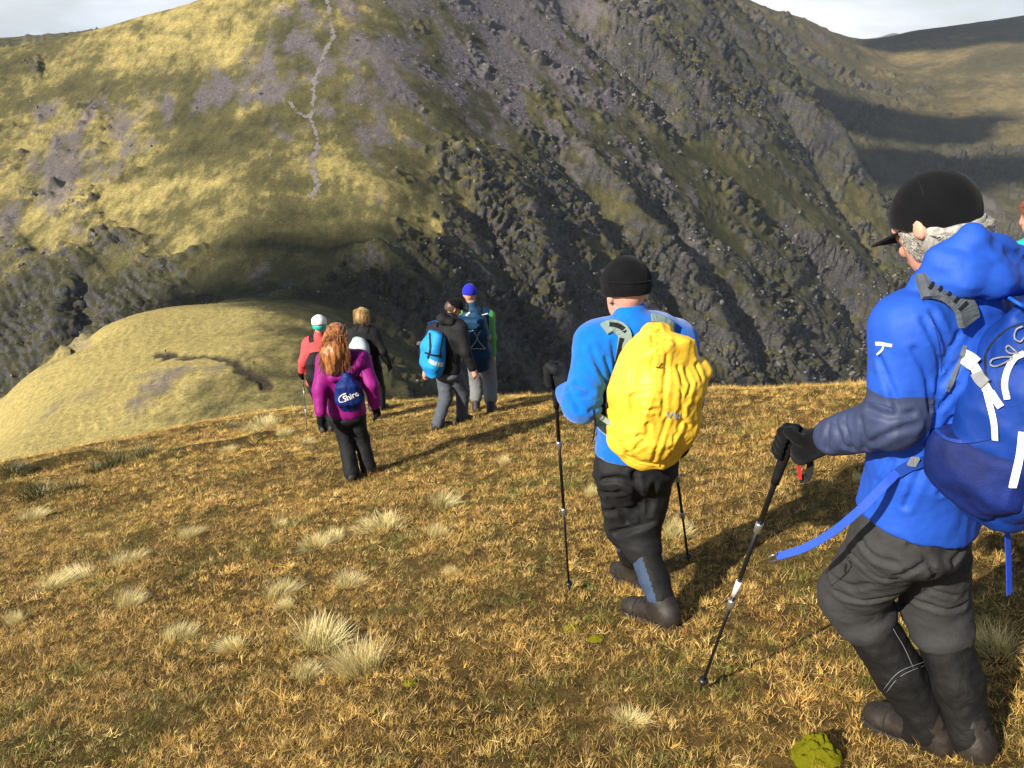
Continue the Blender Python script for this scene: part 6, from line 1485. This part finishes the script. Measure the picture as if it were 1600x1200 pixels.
LN(attr('idx', 'INT'), ip.inputs['Instance Index']); LN(attr('rot', 'FLOAT_VECTOR'), e2r.inputs[0]); LN(e2r.outputs[0], ip.inputs['Rotation']); LN(attr('scl', 'FLOAT'), ip.inputs['Scale']); LN(ip.outputs[0], go.inputs[0])
grass.modifiers.new("scatter", 'NODES').node_group = ng

# ---- pale tussocks, each one its own thing
m_pale = grass_material("tussock_grass", False, (.42, .37, .12), (.98, .84, .44), .34); m_rush = grass_material("rush_grass", False, (.035, .04, .012), (.13, .13, .04))
tus = [blades(560, .36 + .05 * k, .35, .85, .015, .18, 50 + k, 4, .20, (.30, .12 * (k - 1.5))) for k in range(4)]; rsh = [blades(260, .5, .35, .8, .022, .35, 60 + k, 4, .22) for k in range(2)]
for me in tus: me.materials.append(m_pale)
for me in rsh: me.materials.append(m_rush)
TUS = [(565, 1052, 92, 78, "largest pale tussock, the brightest of the pair in the lower middle"), (502, 1008, 88, 66, "large pale tussock just up and left of the brightest one"), (478, 1056, 40, 34, "small pale tussock directly left of the brightest tussock"),
 (598, 828, 62, 34, "pale tussock midway between the purple jacket's boots and the brightest tussock"), (692, 790, 52, 32, "pale tussock right of the purple jacket's boots"), (680, 836, 40, 26, "small pale tussock just below the one right of the purple jacket"),
 (495, 855, 46, 26, "low pale tussock left of the midway one"), (520, 846, 34, 26, "small pale tussock touching the right end of the low one"), (437, 932, 60, 36, "pale tussock above a small greener one, left of centre"), (448, 950, 32, 20, "small greenish tussock close under a paler one"), (545, 915, 46, 32, "double-tipped pale tussock above the large pair"),
 (277, 997, 50, 36, "wispy pale tussock in the lower left, left of a thinner one"), (367, 1017, 42, 36, "thin pale tussock left of the small one beside the brightest"), (296, 840, 38, 26, "lone pale tussock in the middle of the left slope"), (196, 880, 62, 26, "broad pale tussock, upper right end of the left row"), (128, 905, 54, 28, "pale tussock in the middle of the left row"), (82, 918, 56, 24, "low pale tussock, lower left end of the left row"), (200, 946, 48, 34, "upright pale tussock below the left row"), (26, 975, 24, 32, "small pale tussock by the left edge of the picture"), (50, 810, 44, 20, "flat pale tussock high on the left slope"),
 (436, 822, 26, 18, "tiny pale tussock left of the low one"), (418, 668, 42, 24, "pale streak of tussock left of the white pole"), (392, 678, 40, 18, "lower end of the pale streak left of the white pole"), (442, 680, 22, 18, "small pale tuft between the streak and the white pole"), (360, 706, 26, 14, "tiny pale tuft below the pale streak"), (480, 694, 34, 12, "flat pale tuft at the foot of the white pole"),
 (1056, 838, 46, 44, "pale tussock behind the legs of the man in blue fleece"), (1546, 1018, 80, 62, "pale tussock right of the front man's gaiters"), (985, 1132, 56, 36, "faint pale tussock low in the middle, left of the near pole tip"), (922, 774, 26, 28, "pale tuft left of the black trousers of the man in fleece"), (790, 724, 16, 16, "tiny pale tuft between the black jacket and the left pole"), (702, 898, 26, 20, "thin pale tuft right of the double-tipped tussock"), (1340, 752, 30, 20, "pale tuft beside the front man's blue jacket hem")]
g_ = np.random.default_rng(3)
for i, (px, py, w, hh, lab) in enumerate(TUS):
    P = on_ground(px, py); zc_ = P[1] * _c - P[2] * _s; mw = w * zc_ / F_PX; mh = hh * zc_ / F_PX
    o = link("grass_tussock", tus[i % 4]); o.location = (P[0], P[1], float(ground(P[0], P[1])) - .005); o.rotation_euler = (g_.normal() * .08 - .1, g_.normal() * .1 + .1, g_.uniform(-.9, .9) + (PI if i % 3 == 0 else 0)); k = mw / 1.15; o.scale = (k * g_.uniform(.9, 1.25), k * g_.uniform(.7, 1.0), max(mh / .85, k * .5))
    tag(o, lab, 'grass tuft', 'pale grass tussocks')
RSH = [(185, 728, 70, 34, "dark green rush clump on the left bank, the tallest"), (225, 712, 46, 24, "dark green rush clump at the right end of the tallest one"), (60, 780, 80, 34, "dark rush clump low on the lower left bank"), (115, 766, 56, 26, "dark rush clump joining the lower left bank at its right end"), (22, 738, 60, 22, "dark rush clump on the upper left bank by the picture edge"), (355, 672, 46, 14, "low dark rush clump left of the pale streak"), (150, 738, 40, 24, "dark rush clump at the left end of the tallest one")]
for i, (px, py, w, hh, lab) in enumerate(RSH):
    P = on_ground(px, py); zc_ = P[1] * _c - P[2] * _s; mw = w * zc_ / F_PX; mh = hh * zc_ / F_PX
    o = link("rush_clump", rsh[i % 2]); o.location = (P[0], P[1], float(ground(P[0], P[1])) - .01); o.rotation_euler = (-.1, .08, g_.uniform(0, 6.28)); k = mw / 1.5; o.scale = (k, k, max(mh / .7, k * .4))
    tag(o, lab, 'rushes', 'rush clumps on the left banks')
# ---- moss cushions
m_moss, t, b = newmat("moss"); oc = N(t, 'ShaderNodeTexCoord').outputs['Object']
t.links.new(ramp(t, tnoise(t, oc, 60, 5, .7), [(.3, (.15, .15, .008)), (.55, (.36, .34, .014)), (.75, (.55, .50, .05))]), b.inputs['Base Color']); b.inputs['Roughness'].default_value = 1; b.inputs['Specular IOR Level'].default_value = .05
bump(t, b, tnoise(t, oc, 220, 4, .8), 1.0, .01)
def moss_mesh(seed):
    n_, m_ = 40, 14; V = [(0, 0, 1.0)]
    for i in range(1, m_ + 1):
        r = i / m_
        for j in range(n_):
            a = 2 * PI * j / n_; V.append((r * math.cos(a), r * math.sin(a), (1 - r ** 2.2)))
    V = np.array(V); q = V[:, :2]; V[:, :2] *= (1 + .35 * fbm(np.stack([V[:, 0], V[:, 1], V[:, 2]], -1) * 1.4, 3, seed))[:, None]; V[:, 2] += .35 * fbm(V * 4.5, 3, seed + 3) * (V[:, 2] > .02) ; V[-n_:, 2] = -.3
    Fq = [(0, 1 + j, 1 + (j + 1) % n_) for j in range(n_)]
    for i in range(m_ - 1):
        for j in range(n_): a, b_ = 1 + i * n_ + j, 1 + i * n_ + (j + 1) % n_; Fq += [(a, a + n_, b_ + n_), (a, b_ + n_, b_)]
    return mesh_from("moss", V, np.array(Fq))
for i, (px, py, w, hh, lab) in enumerate([(1274, 1186, 78, .055, "bright green moss cushion at the bottom, left of the front man's boots"), (890, 986, 38, .003, "yellow green moss patch left of the fleece man's rear boot"), (934, 1002, 32, .001, "faint yellow moss patch just right of the brighter one"), (642, 1070, 30, .002, "faint moss patch right of the brightest tussock")]):
    P = on_ground(px, py); zc_ = P[1] * _c - P[2] * _s; k = .5 * w * zc_ / F_PX
    me = moss_mesh(900 + i); me.materials.append(m_moss); o = link("moss_cushion", me); o.location = (P[0], P[1], float(ground(P[0], P[1])) + (.012 if hh > .03 else -.008)); o.scale = (k, k * .8, hh + .015); o.rotation_euler = (-.26, -.14, i * 1.3)
    tag(o, lab, 'moss', 'moss cushions in the turf')

# ================================================================== BROKEN CLOUD that shades the saddle, the crag foot and the corrie
m_cloud, t, b = newmat("cloud"); b.inputs['Base Color'].default_value = (.9, .9, .92, 1); b.inputs['Roughness'].default_value = 1; b.inputs['Specular IOR Level'].default_value = 0
bump(t, b, tnoise(t, N(t, 'ShaderNodeTexCoord').outputs['Object'], .02, 6, .6), .6, 20)
def cloud(target, rx, ry, up, seed, label):
    n_, m_ = 64, 24; c0 = np.asarray(target) + SUN_DIR * up / SUN_DIR[2]
    V = []
    for i in range(m_ + 1):
        ph = PI * i / m_
        for j in range(n_): a = 2 * PI * j / n_; V.append((math.sin(ph) * math.cos(a), math.sin(ph) * math.sin(a), math.cos(ph)))
    V = np.array(V); r = 1 + .55 * fbm(V * 1.7 + seed, 4, seed); V = V * r[:, None] * np.array([rx, ry, .32 * min(rx, ry)]); V[:, 2] = np.where(V[:, 2] < 0, V[:, 2] * .35, V[:, 2])
    I_ = np.arange((m_ + 1) * n_).reshape(m_ + 1, n_); Fq = np.stack([I_[:-1], I_[1:], np.roll(I_, -1, 1)[1:], np.roll(I_, -1, 1)[:-1]], -1).reshape(-1, 4)
    o = link("cloud", mesh_from("cloud", V, Fq), m_cloud); o.location = c0; tag(o, label, 'cloud', kind='stuff'); return o
cloud(on_far(490, 388), 66, 22, 1900, 11, "broken cloud whose shade lies on the saddle")
cloud(on_far(800, 540), 140, 50, 1900, 12, "broken cloud whose shade lies on the crag foot")
cloud(at(1300, 150, 2700), 420, 240, 3400, 13, "broken cloud whose shade lies on the corrie wall")
cloud(at(1450, 270, 2350), 330, 190, 3400, 16, "broken cloud whose shade lies low in the corrie")
cloud(at(1560, 60, 3850), 560, 300, 2600, 14, "broken cloud whose shade lies on the far ridge top")

# ---- thin air between the near turf and the far corrie
m_air = bpy.data.materials.new("air"); m_air.use_nodes = True; t = m_air.node_tree; t.nodes.clear()
ou = N(t, 'ShaderNodeOutputMaterial'); pv = N(t, 'ShaderNodeVolumePrincipled'); pv.inputs['Color'].default_value = (.80, .88, 1.0, 1); pv.inputs['Density'].default_value = .000034; pv.inputs['Anisotropy'].default_value = .2
t.links.new(pv.outputs[0], ou.inputs['Volume'])
hz = MB().box(np.array([0, 5100, -380.]), np.eye(3), np.array([6500., 5300., 780.])).build("haze", m_air, None, None, False); tag(hz, "thin bluish air over the valley", kind='stuff')
